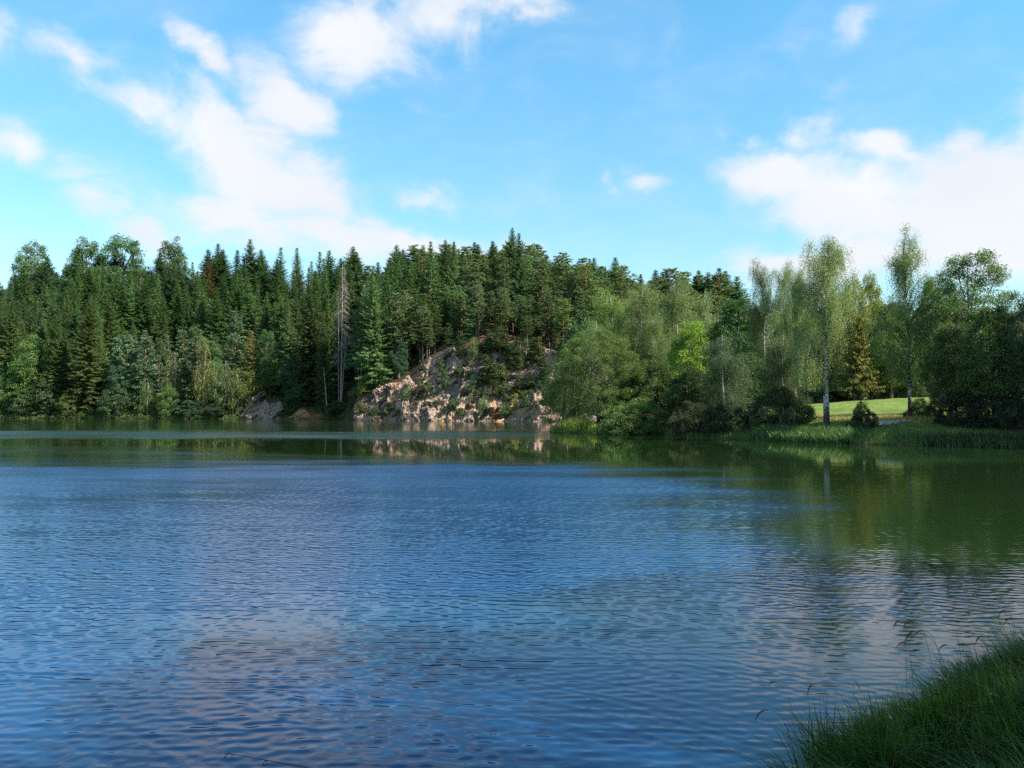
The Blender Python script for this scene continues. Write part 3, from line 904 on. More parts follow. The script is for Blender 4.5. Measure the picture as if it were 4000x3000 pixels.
def species(px, s):
    r = RND.random()
    if s > 70: return 'broadleaf_tree' if r < .5 else 'larch' if r < .62 else 'spruce' if px < 1900 else 'pine'
    if px < 1380:
        if s < 44:
            mid = 430 < px < 1130 and s < 34
            if mid:
                return 'young_pine' if r < .5 else ('spruce' if r < .88 else 'broadleaf_tree')
            return 'spruce' if r < .93 else ('broadleaf_tree' if px < 1100 else 'pine')
        if s > 52:
            if px < 620: return 'broadleaf_tree' if r < .75 else 'spruce'
            if px < 760: return 'larch' if r < .6 else 'broadleaf_tree'
            if 1040 < px < 1330: return 'larch' if r < .55 else 'spruce'
            return 'spruce' if r < .8 else 'larch'
        return 'spruce' if r < .8 else 'broadleaf_tree' if px < 700 else 'spruce'
    if px < 1620:
        return 'spruce' if r < .55 else 'pine' if r < .95 else 'broadleaf_tree'
    if px < 2130:
        if s > 50: return 'spruce' if r < .55 else 'pine'
        return 'pine' if r < .82 else 'spruce' if r < .95 else 'broadleaf_tree'
    if s > 46: return 'broadleaf_tree' if r < .5 else 'pine' if r < .85 else 'spruce'
    return 'pine' if r < .85 else 'broadleaf_tree'

rows = [9, 15, 21.5, 28, 35, 42, 50, 58, 66, 76, 88]
for ri, s in enumerate(rows):
    px = -70 + (ri % 2) * 38
    while px < 2860:
        step = RND.uniform(56, 84) * (1.0 if s < 60 else .85)
        ztop = float(interp(px, ZTOP))
        smin = ztop * .62 + 3
        sp = species(px, s)
        if px > 1620 and s < 30: step *= 1.15
        if s > smin and not (1280 < px < 1370 and s < 26) and not (px > 2500 and s < 30):
            h = None
            if px < 1350 and 430 < px < 1130 and s < 34: h = RND.uniform(9, 13)
            if 1620 < px < 2300 and s < 26: h = RND.uniform(9, 13)
            if s > 50 and px > 2500: h = RND.uniform(15, 19)
            if sp == 'young_pine': h = RND.uniform(10, 14)
            if sp == 'broadleaf_tree' and s > 50 and 120 < px < 620: h = RND.uniform(17, 20.5)
            elif sp == 'broadleaf_tree': h = RND.uniform(11, 16)
            if px < 130 and s > 50: h = (h or 18) * .85
            wk = 1.0
            if s > 46:
                if sp == 'spruce': h = RND.uniform(17, 21.5) + (2 if px < 1400 and s > 55 else 0); wk = 1.4
                elif sp in ('pine', 'larch'): h = RND.uniform(16, 20.5) + (2 if px < 1400 and s > 55 else 0); wk = 1.3
            if s > 70: h = RND.uniform(12, 16); wk = 1.3
            forest_tree(sp, px + RND.uniform(-18, 18), s + RND.uniform(-2.5, 2.5), h, wk, color=C_DSPR if (sp == 'spruce' and s > 45) else None)
        px += step
for i in range(46):
    px = 1640 + (2420 - 1640) * (i + RND.random()) / 46
    s = float(interp(px, ZTOP)) * .62 + RND.uniform(2.5, 19)
    forest_tree('pine' if RND.random() < .75 else 'young_pine', px, s, RND.uniform(6.5, 11.5), 1.25)
# trees standing out on the skyline
for (px, top, sp) in ((845, 950, 'spruce'), (970, 938, 'spruce'), (1015, 975, 'spruce'), (1280, 977, 'spruce'), (1374, 962, 'spruce'), (1380, 985, 'spruce'),
                      (1553, 958, 'spruce'), (1600, 952, 'pine'), (1645, 955, 'spruce'), (1788, 970, 'spruce'), (1855, 948, 'spruce'), (1920, 952, 'spruce'), (1960, 975, 'spruce'),
                      (2005, 972, 'spruce'), (2065, 998, 'spruce'), (2098, 1004, 'spruce'), (2400, 1006, 'spruce'), (2560, 1052, 'spruce'), (2718, 1076, 'spruce'), (2768, 1062, 'spruce'),
                      (2842, 1060, 'spruce'), (2800, 1078, 'spruce'), (2880, 1082, 'spruce'), (330, 908, 'broadleaf_tree'), (480, 912, 'broadleaf_tree'), (660, 910, 'broadleaf_tree'),
                      (120, 935, 'broadleaf_tree'), (1090, 968, 'larch'), (1160, 970, 'larch'), (1245, 985, 'larch'), (2200, 1022, 'broadleaf_tree'), (2290, 1026, 'broadleaf_tree'), (2340, 1036, 'broadleaf_tree')):
    o = forest_tree(sp, px, 66 if px < 2500 else 60, 20)
    Y = o.location.y
    h = Z(top, Y) - o.location.z
    k = h / 20
    o.scale = (o.scale.x * 1.55, o.scale.y * 1.55, o.scale.z * k)
    # these can be told apart by their outline against the sky
    del o['group']
    wd = {'spruce': 'pointed dark spruce', 'pine': 'bushy topped pine', 'larch': 'feathery light larch', 'broadleaf_tree': 'billowing dark broadleaf tree'}[sp]
    marks = {845: 'first spike right of the feathery trees', 970: 'tallest spike between the feathery trees and the larches', 1015: 'short spike just left of the light larches', 1280: 'spike just left above the bare trunks',
             1374: 'taller spike just right above the bare trunks', 1380: 'lower twin beside the spike above the bare trunks', 1553: 'broad spike left of the cliff top pines', 1600: 'round top between two spikes left of the cliff',
             1645: 'thin spike with ragged twigs, left above the cliff', 1788: 'spike over the left end of the highest wood', 1855: 'tallest thin spike over the cliff', 1920: 'dense spike in the highest group over the cliff',
             1960: 'spike right beside the highest group over the cliff', 2005: 'last spike of the highest group before the dip', 2065: 'pale spike just right of the dip', 2098: 'dark spike just before the round oak tops',
             2400: 'lone layered spike above the oak tops', 2560: 'lone spike over the pale birches', 2718: 'small spike left of the dark pair at right', 2768: 'wide spike left of the dark pair',
             2842: 'tallest spike of the dark group right of the birches', 2800: 'middle spike of the dark group right of the birches', 2880: 'last low spike before the weeping birches',
             330: 'big crown at the left, highest of the left skyline', 480: 'second big crown of the left skyline', 660: 'third tall crown, right of the two big ones', 120: 'crown beside the reddish treetops at far left',
             1090: 'left one of the light larches', 1160: 'middle one of the light larches', 1245: 'right one of the light larches', 2200: 'left one of the round oak tops', 2290: 'middle one of the round oak tops', 2340: 'right one of the round oak tops'}[px]
    o['label'] = wd + ', ' + marks

ORD = 'leftmost,second,third,fourth,fifth,sixth,seventh,eighth,ninth,tenth,eleventh,twelfth,thirteenth,fourteenth,fifteenth,sixteenth,seventeenth,eighteenth,nineteenth,twentieth'.split(',')
def number_groups():
    gr = {}
    for o in COL.objects:
        if o.parent is None and 'group' in o.keys() and o.type == 'EMPTY': gr.setdefault(o['group'], []).append(o)
    for g, os_ in gr.items():
        if len(os_) == 1:
            if g.startswith('browning'): os_[0]['label'] = 'browning ' + os_[0]['label']
            continue
        os_.sort(key=lambda o: o.location.x / o.location.y)
        for i, o in enumerate(os_):
            o['label'] = (ORD[i] + (' of the ' if i == 0 else ' from left of the ') + g)
number_groups()

# ------------------------------------------------------------------ trees along the far shore, one by one
def sh(px, s=1.5):
    Y = float(interp(X(px, 200), FAR))
    Y = float(interp(X(px, Y), FAR))
    return Y + s
FARHAND = [
    ('shore0', 15, 1455, 110, 2.5, C_LEAF, 'broadleaf_tree', 'green leafy tree at the water, cut by the left edge'),
    ('broad3', 118, 1295, 150, 5, C_LEAF, 'broadleaf_tree', 'tall bright green tree between the spruces at far left'),
    ('shore1', 90, 1515, 120, 2, (.08, .145, .055), 'broadleaf_tree', 'low grey green tree below the tall bright green one'),
    ('hillbirch0', 182, 1480, 115, 2, (.11, .16, .08), 'birch', 'greyish drooping birch right of the bright green tree'),
    ('bigspruce1', 40, 1180, 150, 8, (.085, .13, .036), 'spruce', 'shaggy spruce with a pale trunk at the left edge'),
    ('bigspruce0', 212, 1235, 150, 4.5, (.085, .13, .036), 'spruce', 'big spruce left of the widest olive spruce'),
    ('bigspruce0', 345, 1180, 195, 4, (.10, .135, .038), 'spruce', 'widest olive green spruce with reddish cones near the water'),
    ('shore0', 268, 1520, 90, 1.2, (.13, .19, .045), 'broadleaf_tree', 'yellow green low tree between the two big spruces'),
    ('broad1', 462, 1415, 120, 4, (.055, .12, .06), 'oak', 'blue green oak leaning out right of the widest spruce'),
    ('shore1', 452, 1500, 130, 1.5, (.075, .14, .06), 'broadleaf_tree', 'grey green leafy tree below the leaning oak'),
    ('youngpine0', 492, 1310, 130, 6, C_BPINE, 'pine', 'layered pine above the leaning oak'),
    ('youngpine1', 566, 1325, 125, 5, C_BPINE, 'pine', 'layered pine with flat tiers, right of the first one'),
    ('hillbirch1', 575, 1490, 90, 1.6, (.12, .19, .06), 'birch', 'light green young birch below the layered pines'),
    ('shore0', 655, 1500, 95, 1.5, C_LEAF, 'broadleaf_tree', 'green leafy tree at the water right of the young birch'),
    ('hillbirch2', 680, 1362, 85, 4, (.16, .2, .06), 'birch', 'slim pale birch left of the yellowish one'),
    ('youngpine1', 745, 1340, 130, 4.5, (.075, .11, .055), 'pine', 'brownish open pine between the slim birch and yellowish birch'),
    ('shore1', 740, 1560, 110, 1.2, (.075, .15, .07), 'broadleaf_tree', 'low bluish leafy tree under the brownish pine'),
    ('hillbirch0', 795, 1322, 95, 3.5, (.23, .25, .07), 'birch', 'tall yellowish birch, tallest of the shore birches'),
    ('hillbirch1', 880, 1395, 90, 2.5, (.15, .2, .07), 'birch', 'pale birch with a thin white stem right of the tallest'),
    ('hillbirch2', 930, 1430, 80, 2, (.17, .21, .06), 'birch', 'slender birch near the left end of the pale rock'),
    ('hillbirch0', 978, 1440, 90, 3.5, (.25, .27, .05), 'birch', 'yellow tinted birch leaning over the pale rock'),
    ('shore1', 850, 1570, 100, 1, (.06, .12, .05), 'broadleaf_tree', 'low dark leafy tree under the shore birches'),
    ('pine3', 985, 1295, 80, 11, (.2, .19, .06), 'pine', 'golden tinted layered pine standing above the pale rock'),
    ('pine1', 915, 1220, 95, 14, C_BPINE, 'pine', 'bluish pine with reddish trunk up left of the golden one'),
    ('broad3', 1055, 1385, 120, 9.5, (.1, .19, .045), 'broadleaf_tree', 'bright green leafy tree on top of the pale rock'),
    ('broad1', 1148, 1385, 125, 6, (.06, .135, .05), 'broadleaf_tree', 'dark green leafy tree right of the pale rock'),
    ('shore0', 1165, 1500, 120, 3, (.065, .14, .05), 'broadleaf_tree', 'lower leafy tree hanging over the red earth'),
    ('scrub0', 1110, 1600, 80, .8, (.13, .16, .045), 'bush', 'olive bush at the foot of the pale rock'),
    ('bigspruce1', 1205, 1110, 190, 7, (.08, .12, .034), 'spruce', 'tall spreading spruce above the red earth bank'),
    ('bigspruce0', 1262, 1230, 95, 4.5, (.08, .125, .034), 'spruce', 'narrow spruce with a leaning white trunk base'),
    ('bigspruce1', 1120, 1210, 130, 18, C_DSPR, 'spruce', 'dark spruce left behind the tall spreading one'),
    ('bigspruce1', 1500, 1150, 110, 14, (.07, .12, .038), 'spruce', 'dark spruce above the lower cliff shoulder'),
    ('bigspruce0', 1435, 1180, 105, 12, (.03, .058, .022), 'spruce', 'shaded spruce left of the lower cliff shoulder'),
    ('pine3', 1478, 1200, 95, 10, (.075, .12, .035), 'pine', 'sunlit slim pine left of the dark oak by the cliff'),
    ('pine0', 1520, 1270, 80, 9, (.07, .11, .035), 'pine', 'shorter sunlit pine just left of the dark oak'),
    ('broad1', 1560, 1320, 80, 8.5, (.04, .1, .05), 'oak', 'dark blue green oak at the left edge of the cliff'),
    ('pine2', 1640, 1150, 130, 14, (.08, .14, .035), 'pine', 'bright green pine on the ridge left of the cliff top'),
    ('pine3', 1700, 1190, 95, 14, (.075, .13, .035), 'pine', 'green pine beside the brightest pine on the ridge'),
    ('shore0', 1320, 1560, 110, 1.5, (.08, .125, .05), 'bush', 'spreading bush at the foot of the bare trunks'),
    ('scrub0', 1385, 1510, 60, 3, (.12, .22, .045), 'bush', 'bright green bush left of the cliff, upper one'),
    ('hillbirch1', 1413, 1478, 42, 4.5, (.3, .32, .05), 'birch', 'tiny yellow birch at the left end of the cliff'),
    ('scrub1', 1445, 1530, 75, 5, (.14, .23, .04), 'bush', 'bright green bush on the lower cliff shoulder'),
    ('scrub2', 1375, 1590, 60, 1, (.1, .18, .04), 'bush', 'green bush at the water left of the cliff'),
]
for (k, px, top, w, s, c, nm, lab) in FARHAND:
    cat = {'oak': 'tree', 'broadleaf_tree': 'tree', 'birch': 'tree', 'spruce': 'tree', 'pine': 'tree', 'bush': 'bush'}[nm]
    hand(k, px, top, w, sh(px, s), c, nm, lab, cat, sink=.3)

# dead and bare trunks
hand('dead0', 1331, 1030, 105, sh(1331, 7), C_SPR, 'dead_spruce', 'tall dead spruce with grey drooping twigs', lean=(0, .014))
hand('pole0', 1332, 1290, 10, sh(1335, 6.6), C_SPR, 'dead_tree', 'bare grey trunk leaning right beside the dead spruce', lean=(0, .075))
hand('pole0', 1322, 1140, 12, sh(1322, 7.8), C_SPR, 'dead_tree', 'second pale bare trunk close left of the dead spruce')
hand('pole0', 1402, 1230, 12, sh(1402, 15), C_SPR, 'dead_tree', 'pale broken trunk among shaded spruces right of the dead spruce', lean=(0, -.03))
hand('pole0', 1280, 1430, 12, sh(1282, 2.2), C_SPR, 'dead_tree', 'short white trunk leaning left over the water', lean=(0, -.1))
hand('pole0', 1962, 1382, 12, sh(1962, 11), C_SPR, 'dead_tree', 'small bleached snag on the reddish slope')

# ------------------------------------------------------------------ scrub and small pines growing on the cliff
def rock_spot(px, py):
    """where the sight line through a pixel meets the slope"""
    Y0 = float(interp(X(px, 180), FAR))
    for s in np.arange(0, 40, .25):
        Y = Y0 + s
        if gz(X(px, Y), Y) >= Z(py, Y): return Y - .6
    return Y0 + 15
CL = [('scrub0', 1590, 1550, 75, (.10, .16, .08), 'round grey green bush low on the left cliff face'), ('scrub1', 1770, 1590, 60, (.07, .12, .05), 'dark bush by the water in the middle of the cliff'),
      ('scrub2', 1725, 1420, 45, (.09, .15, .06), 'grey green bush right of the steep pink slab'), ('scrub0', 1745, 1490, 55, (.09, .16, .08), 'grey green bush in the centre of the cliff'),
      ('scrub1', 1655, 1440, 42, (.07, .13, .04), 'green bush left of the steep pink slab'), ('scrub2', 1688, 1535, 36, (.06, .12, .04), 'small dark bush in the notch of the cliff'),
      ('scrub0', 1615, 1525, 28, (.17, .2, .04), 'tiny yellow green bush on the left cliff ridge'), ('scrub1', 1838, 1520, 50, (.06, .12, .035), 'dark green bush in the gully right of the centre'),
      ('scrub0', 1840, 1560, 40, (.08, .14, .04), 'green bush lower in the same gully'), ('youngpine0', 1900, 1480, 80, (.06, .105, .035), 'wide dark pine hanging on the upper cliff'),
      ('youngpine1', 1930, 1500, 60, (.08, .14, .035), 'green young pine below the wide dark one'), ('hillbirch2', 1890, 1610, 52, (.13, .22, .06), 'light green birch at the water under the cliff'),
      ('scrub2', 1975, 1605, 60, (.08, .16, .04), 'green bush at the water right of the light birch'), ('hillbirch0', 2015, 1590, 42, (.26, .3, .05), 'yellow green small tree at the water right of the cliff'),
      ('scrub0', 2070, 1590, 90, (.07, .14, .035), 'broad green bush right of the yellow green small tree'), ('scrub1', 2035, 1525, 32, (.16, .22, .04), 'yellow green bush on the right cliff face'),
      ('scrub2', 1805, 1610, 44, (.09, .13, .04), 'olive bush at the foot of the cliff centre'), ('scrub1', 1860, 1615, 40, (.09, .14, .04), 'olive bush at the water left of the light birch'),
      ('youngpine1', 2000, 1440, 60, (.08, .13, .045), 'open young pine on the reddish slope'), ('youngpine0', 2080, 1400, 70, (.065, .12, .045), 'bluish young pine on the reddish slope'),
      ('pine1', 1953, 1400, 62, (.075, .13, .04), 'small flat topped pine on the reddish slope'), ('pine2', 2060, 1360, 66, (.08, .125, .045), 'middle sized pine above the reddish slope'),
      ('hillbirch1', 2035, 1415, 48, (.1, .19, .07), 'weeping blue green small birch on the reddish slope'), ('hillbirch2', 1850, 1400, 60, (.15, .21, .05), 'yellowish young birch on the cliff top'),
      ('youngpine0', 1800, 1380, 70, (.06, .11, .035), 'dark young pine on the cliff top left of the young birch'), ('youngpine1', 1750, 1360, 60, (.065, .12, .04), 'green young pine at the top of the steep slab'),
      ('hillbirch0', 1860, 1300, 44, (.14, .22, .06), 'slim young birch above the cliff top'), ('youngpine1', 1905, 1365, 60, (.075, .13, .05), 'young pine at the right edge of the cliff top'),
      ('scrub0', 1795, 1450, 50, (.08, .14, .05), 'green bush on the ledge above the orange rock'), ('scrub1', 1935, 1430, 48, (.08, .15, .05), 'green bush between cliff and reddish slope'),
      ('scrub2', 1985, 1545, 44, (.09, .14, .06), 'greyish bush above the cracked brown block'), ('scrub0', 2105, 1545, 60, (.08, .13, .05), 'greyish bush beside the willow on the cliff'),
      ('youngpine0', 2120, 1470, 70, (.07, .12, .045), 'dark pine half hidden by the willow'), ('scrub2', 1540, 1520, 30, (.1, .15, .05), 'small bush on the crest of the lower cliff shoulder'),
      ('hillbirch1', 1955, 1320, 60, (.2, .25, .05), 'yellow green birch at the foot of the pines above the cliff'), ('scrub1', 1915, 1585, 36, (.1, .15, .05), 'small bush above the light birch at the water')]
HT = {'scrub0': 1.0, 'scrub1': .9, 'scrub2': .95, 'youngpine0': 1.5, 'youngpine1': 1.7, 'hillbirch0': 1.8, 'hillbirch1': 1.9, 'hillbirch2': 1.8, 'pine1': 2.3, 'pine2': 2.2}
for (k, px, py, w, c, lab) in CL:
    Y = rock_spot(px, py)
    wm = w / F * Y
    nm = 'bush' if 'scrub' in k else 'birch' if 'birch' in k else 'pine'
    put(k, X(px, Y), Y, h=wm * HT[k], w=wm, z=gz(X(px, Y), Y) - .3, rot=RND.uniform(0, 6.28), color=jit(c, .06), name=nm, label=lab, cat='bush' if nm == 'bush' else 'tree')

rs = random.Random(31)
for tier, (lo, hi, nn) in {'upper': (.55, 1.05, 20), 'middle': (.3, .75, 20), 'lower': (.06, .5, 20)}.items():
    made = []
    for i in range(nn):
        px = (1400 if tier == 'lower' else 1640) + (2200 - (1400 if tier == 'lower' else 1640)) * (i + rs.uniform(.1, .9)) / nn
        top = float(interp(px, ZTOP))
        zz = top * rs.uniform(lo, hi)
        if zz < .5 or (tier != 'lower' and px < 1830 and i % 3): continue
        Y = float(interp(X(px, 178), FAR)) + zz * .62 - .2
        k = rs.choice(['scrub0', 'scrub1', 'scrub2', 'scrub2', 'youngpine1'])
        w = rs.uniform(1.4, 3.0) * (1.25 if px > 1850 else 1)
        o = put(k, X(px, Y), Y, h=w * HT[k] * rs.uniform(.8, 1.1), w=w, z=zz - .5, rot=rs.uniform(0, 6), color=jit(rs.choice([(.07, .12, .04), (.09, .14, .06), (.12, .16, .04), (.05, .09, .03)])),
                name='bush' if 'scrub' in k else 'pine', cat='bush' if 'scrub' in k else 'tree', group='small plants rooted on the %s cliff' % tier)
        made.append((px, o))
    made.sort(key=lambda t: t[0])
    for i, (px, o) in enumerate(made):
        o['label'] = ORD[i] + ' from left of the small plants rooted on the %s cliff' % tier if i else 'leftmost of the small plants rooted on the %s cliff' % tier

# ------------------------------------------------------------------ right-hand bank
B = [
    ('willow0', 2335, 1290, 430, 93, (.115, .175, .045), 'willow', 'broad willow with twigs hanging over the point', 0.0),
    ('broad3', 2265, 1190, 150, 118, (.06, .13, .035), 'broadleaf_tree', 'dark green leafy tree behind the top of the willow', None),
    ('weeping1', 2400, 1135, 200, 112, (.2, .28, .085), 'birch', 'pale birch behind the willow, left one', None),
    ('weeping1', 2500, 1110, 190, 108, (.2, .25, .085), 'birch', 'pale birch tinged yellow behind the willow, right one', None),
    ('birch1', 2340, 1240, 170, 106, (.17, .24, .08), 'birch', 'lower pale birch touching the willow crown', None),
    ('birch0', 2648, 1075, 190, 104, (.21, .28, .1), 'birch', 'tall sparse birch with a bright white stem', None),
    ('birch1', 2760, 1110, 170, 108, (.19, .25, .1), 'birch', 'pale birch between the white stem and the dark maple', None),
    ('weeping1', 2550, 1230, 150, 100, (.17, .22, .07), 'birch', 'yellowing birch above the bank shrub', None),
    ('leafy0', 2700, 1245, 200, 92, (.2, .30, .035), 'broadleaf_tree', 'bright yellow green tree in the middle of the bank', None),
    ('leafy0', 2560, 1400, 190, 90, (.075, .13, .03), 'broadleaf_tree', 'dark leafy tree behind the round shrub', None),
    ('maple0', 2885, 1165, 235, 100, (.05, .115, .03), 'maple', 'dark green maple right of the yellow green tree', None),
    ('birch1', 2830, 1290, 200, 80, (.10, .15, .07), 'birch', 'shaded blue green birch with a leaning thin stem', None),
    ('leafy0', 2935, 1370, 200, 84, (.075, .15, .04), 'broadleaf_tree', 'leafy tree between the shaded birch and weeping birches', None),
    ('leafy0', 2690, 1420, 180, 84, (.06, .10, .03), 'broadleaf_tree', 'dark leafy tree under the bright yellow green one', None),
    ('weeping1', 2985, 1020, 130, 90, (.18, .235, .09), 'birch', 'weeping birch, leftmost of the tall three', None),
    ('weeping1', 3062, 1025, 110, 88, (.18, .235, .085), 'birch', 'weeping birch, middle of the tall three', None),
    ('weeping0', 3105, 1040, 120, 84, (.18, .235, .085), 'birch', 'weeping birch close left of the tallest weeping birch', None),
    ('weeping0', 3228, 918, 215, 67, (.20, .255, .10), 'birch', 'tallest weeping birch with a thick dark trunk on the lawn', None),
    ('birch1', 3060, 1290, 170, 74, (.13, .18, .07), 'birch', 'weeping birch low left of the thick trunk', None),
    ('leafy0', 3335, 1080, 150, 104, (.2, .22, .04), 'broadleaf_tree', 'yellowish tree behind, right of the tallest weeping birch', None),
    ('leafy0', 3405, 1055, 120, 106, (.24, .27, .045), 'broadleaf_tree', 'yellow green narrow tree behind the two tall birches', None),
    ('leafy0', 3655, 1070, 170, 100, (.17, .22, .04), 'broadleaf_tree', 'yellow green tree behind the right tall birch', None),
    ('maple0', 3480, 1180, 240, 98, (.12, .17, .04), 'broadleaf_tree', 'leafy tree behind the orange tinted one', None),
    ('hornbeam0', 3362, 1240, 150, 66, (.17, .17, .035), 'hornbeam', 'small tree with orange tinted tiers on the lawn', None),
    ('birch0', 3553, 893, 235, 69, (.17, .235, .09), 'birch', 'tall airy birch with a white trunk on the lawn', None),
    ('birch1', 3670, 1150, 200, 74, (.13, .18, .06), 'birch', 'lower birch leaning against the tall airy one', None),
    ('alder0', 3800, 960, 330, 66, (.11, .165, .06), 'alder', 'wide tall alder at the right', None),
    ('alder0', 3735, 1250, 210, 64, (.07, .11, .035), 'alder', 'dark low alder between the airy birch and wide alder', None),
    ('maple0', 3880, 1190, 230, 61, (.12, .19, .045), 'broadleaf_tree', 'sun flecked leafy tree in front of the wide alder', None),
    ('alder0', 4010, 1110, 220, 60, (.07, .115, .05), 'alder', 'dark alder cut by the right edge', None),
    ('bush0', 2500, 1545, 290, 85, (.12, .2, .05), 'bush', 'round green shrub right of the willow', None),
    ('bush1', 2420, 1635, 130, 83.8, (.11, .17, .055), 'bush', 'low pale bush at the water below the round shrub', None),
    ('bush1', 2370, 1650, 80, 85.5, (.09, .15, .04), 'bush', 'small bush right of the bright reeds', None),
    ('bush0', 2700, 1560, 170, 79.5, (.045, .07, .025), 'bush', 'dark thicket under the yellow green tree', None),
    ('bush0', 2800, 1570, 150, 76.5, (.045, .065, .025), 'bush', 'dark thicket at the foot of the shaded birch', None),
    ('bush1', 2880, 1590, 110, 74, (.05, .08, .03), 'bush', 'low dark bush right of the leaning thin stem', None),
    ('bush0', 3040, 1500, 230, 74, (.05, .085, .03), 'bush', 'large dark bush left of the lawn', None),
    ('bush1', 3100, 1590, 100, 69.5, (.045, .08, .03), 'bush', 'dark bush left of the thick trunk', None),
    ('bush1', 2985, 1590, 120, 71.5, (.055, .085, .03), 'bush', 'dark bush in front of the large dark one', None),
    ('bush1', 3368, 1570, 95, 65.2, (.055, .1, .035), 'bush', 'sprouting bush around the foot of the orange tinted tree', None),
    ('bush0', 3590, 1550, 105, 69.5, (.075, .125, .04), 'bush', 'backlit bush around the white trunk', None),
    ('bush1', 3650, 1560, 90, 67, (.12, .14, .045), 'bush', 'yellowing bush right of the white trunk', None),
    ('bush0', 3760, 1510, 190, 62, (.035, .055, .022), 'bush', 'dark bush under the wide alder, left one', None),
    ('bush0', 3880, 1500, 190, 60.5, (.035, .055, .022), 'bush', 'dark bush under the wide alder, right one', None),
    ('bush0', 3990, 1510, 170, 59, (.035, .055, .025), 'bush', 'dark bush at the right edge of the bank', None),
]
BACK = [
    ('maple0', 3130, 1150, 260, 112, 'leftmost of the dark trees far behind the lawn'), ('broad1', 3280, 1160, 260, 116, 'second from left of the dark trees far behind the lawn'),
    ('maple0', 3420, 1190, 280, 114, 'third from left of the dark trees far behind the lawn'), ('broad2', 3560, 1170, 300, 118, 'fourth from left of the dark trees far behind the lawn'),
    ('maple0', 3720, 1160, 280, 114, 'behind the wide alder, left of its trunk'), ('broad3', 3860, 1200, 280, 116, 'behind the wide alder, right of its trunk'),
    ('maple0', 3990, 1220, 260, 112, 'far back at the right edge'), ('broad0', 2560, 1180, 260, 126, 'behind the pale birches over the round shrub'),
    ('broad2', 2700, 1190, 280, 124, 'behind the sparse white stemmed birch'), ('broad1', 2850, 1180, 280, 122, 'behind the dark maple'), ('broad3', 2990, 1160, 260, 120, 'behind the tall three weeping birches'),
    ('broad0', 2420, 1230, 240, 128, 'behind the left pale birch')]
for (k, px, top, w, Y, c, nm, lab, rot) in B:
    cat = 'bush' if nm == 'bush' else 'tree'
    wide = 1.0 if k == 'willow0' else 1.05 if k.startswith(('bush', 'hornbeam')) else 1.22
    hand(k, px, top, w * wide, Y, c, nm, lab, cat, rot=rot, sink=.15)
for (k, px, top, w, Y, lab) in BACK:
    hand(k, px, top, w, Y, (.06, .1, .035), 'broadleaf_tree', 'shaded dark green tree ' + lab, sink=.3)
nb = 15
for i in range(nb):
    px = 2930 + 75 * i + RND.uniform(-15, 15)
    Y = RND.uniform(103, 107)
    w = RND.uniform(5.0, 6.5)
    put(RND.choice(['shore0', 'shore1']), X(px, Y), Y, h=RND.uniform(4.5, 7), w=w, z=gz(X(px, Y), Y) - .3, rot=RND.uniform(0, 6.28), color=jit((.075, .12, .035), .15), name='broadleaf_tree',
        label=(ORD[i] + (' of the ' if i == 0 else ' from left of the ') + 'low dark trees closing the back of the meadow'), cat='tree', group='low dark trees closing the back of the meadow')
# trees beyond the right edge of the photograph; their shade falls on the bank
for i, (x, Y, h) in enumerate(((38, 56.5, 12), (41, 54, 14), (45, 57, 13), (47, 51, 14), (51, 53, 13), (52, 48, 15))):
    put('alder0', x, Y, h=h, w=9, rot=i * 1.3, color=(.06, .1, .035), name='alder', label='alder on the right bank beyond the picture, tree %s' % ('one two three four five six'.split()[i]))

# saplings' bare stems seen under the crowns
for (px, Y, top, lab, ln) in ((3683, 66, 1300, 'thin straight stem left of the leaning pair', 0), (3785, 65, 1330, 'dark stem leaning left under the wide alder', -.16),
                              (3805, 65.5, 1330, 'dark stem leaning right of the left leaning one', -.07), (3905, 62, 1330, 'stout dark stem under the wide alder', 0)):
    hand('pole0', px, top, 14, Y, C_SPR, 'young_tree', lab, lean=(0, ln))

# ------------------------------------------------------------------ grass, reeds and the near bank
def blades(n, xy, zf, hmin, hmax, w, rng, lean=.5, seg=3, wind=(-.15, 0), clump=.0, hfun=None):
    """curved grass blades; returns vertices, faces, tone"""
    x, y = xy(n)
    n = len(x)
    z = zf(x, y)
    h = rng.uniform(hmin, hmax, n)
    if hfun is not None: h = h * hfun(x, y)
    az = rng.uniform(0, 6.283, n)
    if clump > 0: az = az * (1 - clump) + clump * (3.14 + 9 * fbm(x * 2.2, y * 2.2, 141, 2))
    ln = np.abs(rng.normal(0, lean, n)) + .05
    d = np.stack([np.cos(az) * ln + wind[0], np.sin(az) * ln + wind[1]], 1)
    s = np.linspace(0, 1, seg + 1)
    side = np.stack([-np.sin(az + .3), np.cos(az + .3), np.zeros(n)], 1)
    rnd = rng.uniform(0, 6.28, n)
    side = np.stack([np.cos(rnd), np.sin(rnd), np.zeros(n)], 1)
    ww = rng.uniform(.7, 1.3, n) * w
    V = []
    for k, t in enumerate(s):
        bx = x + d[:, 0] * h * (t ** 1.8); by = y + d[:, 1] * h * (t ** 1.8)
        bz = z + h * (t - .28 * ln * t ** 2.5) - .02
        c = np.stack([bx, by, bz], 1)
        wd = (ww * (1 - t) ** .7 + .0006)[:, None] * .5
        V.append(c - side * wd); V.append(c + side * wd)
    V = np.stack(V, 1)
    m = 2 * (seg + 1)
    base = np.arange(n)[:, None] * m
    Fc = []
    for k in range(seg):
        Fc.append(base + np.array([2 * k, 2 * k + 1, 2 * k + 3, 2 * k + 2])[None])
    Fc = np.concatenate(Fc, 1).reshape(-1, 4)
    tone = np.repeat(np.clip(rng.random(n) ** 1.2, 0, 1), m)
    return V.reshape(-1, 3), Fc, tone

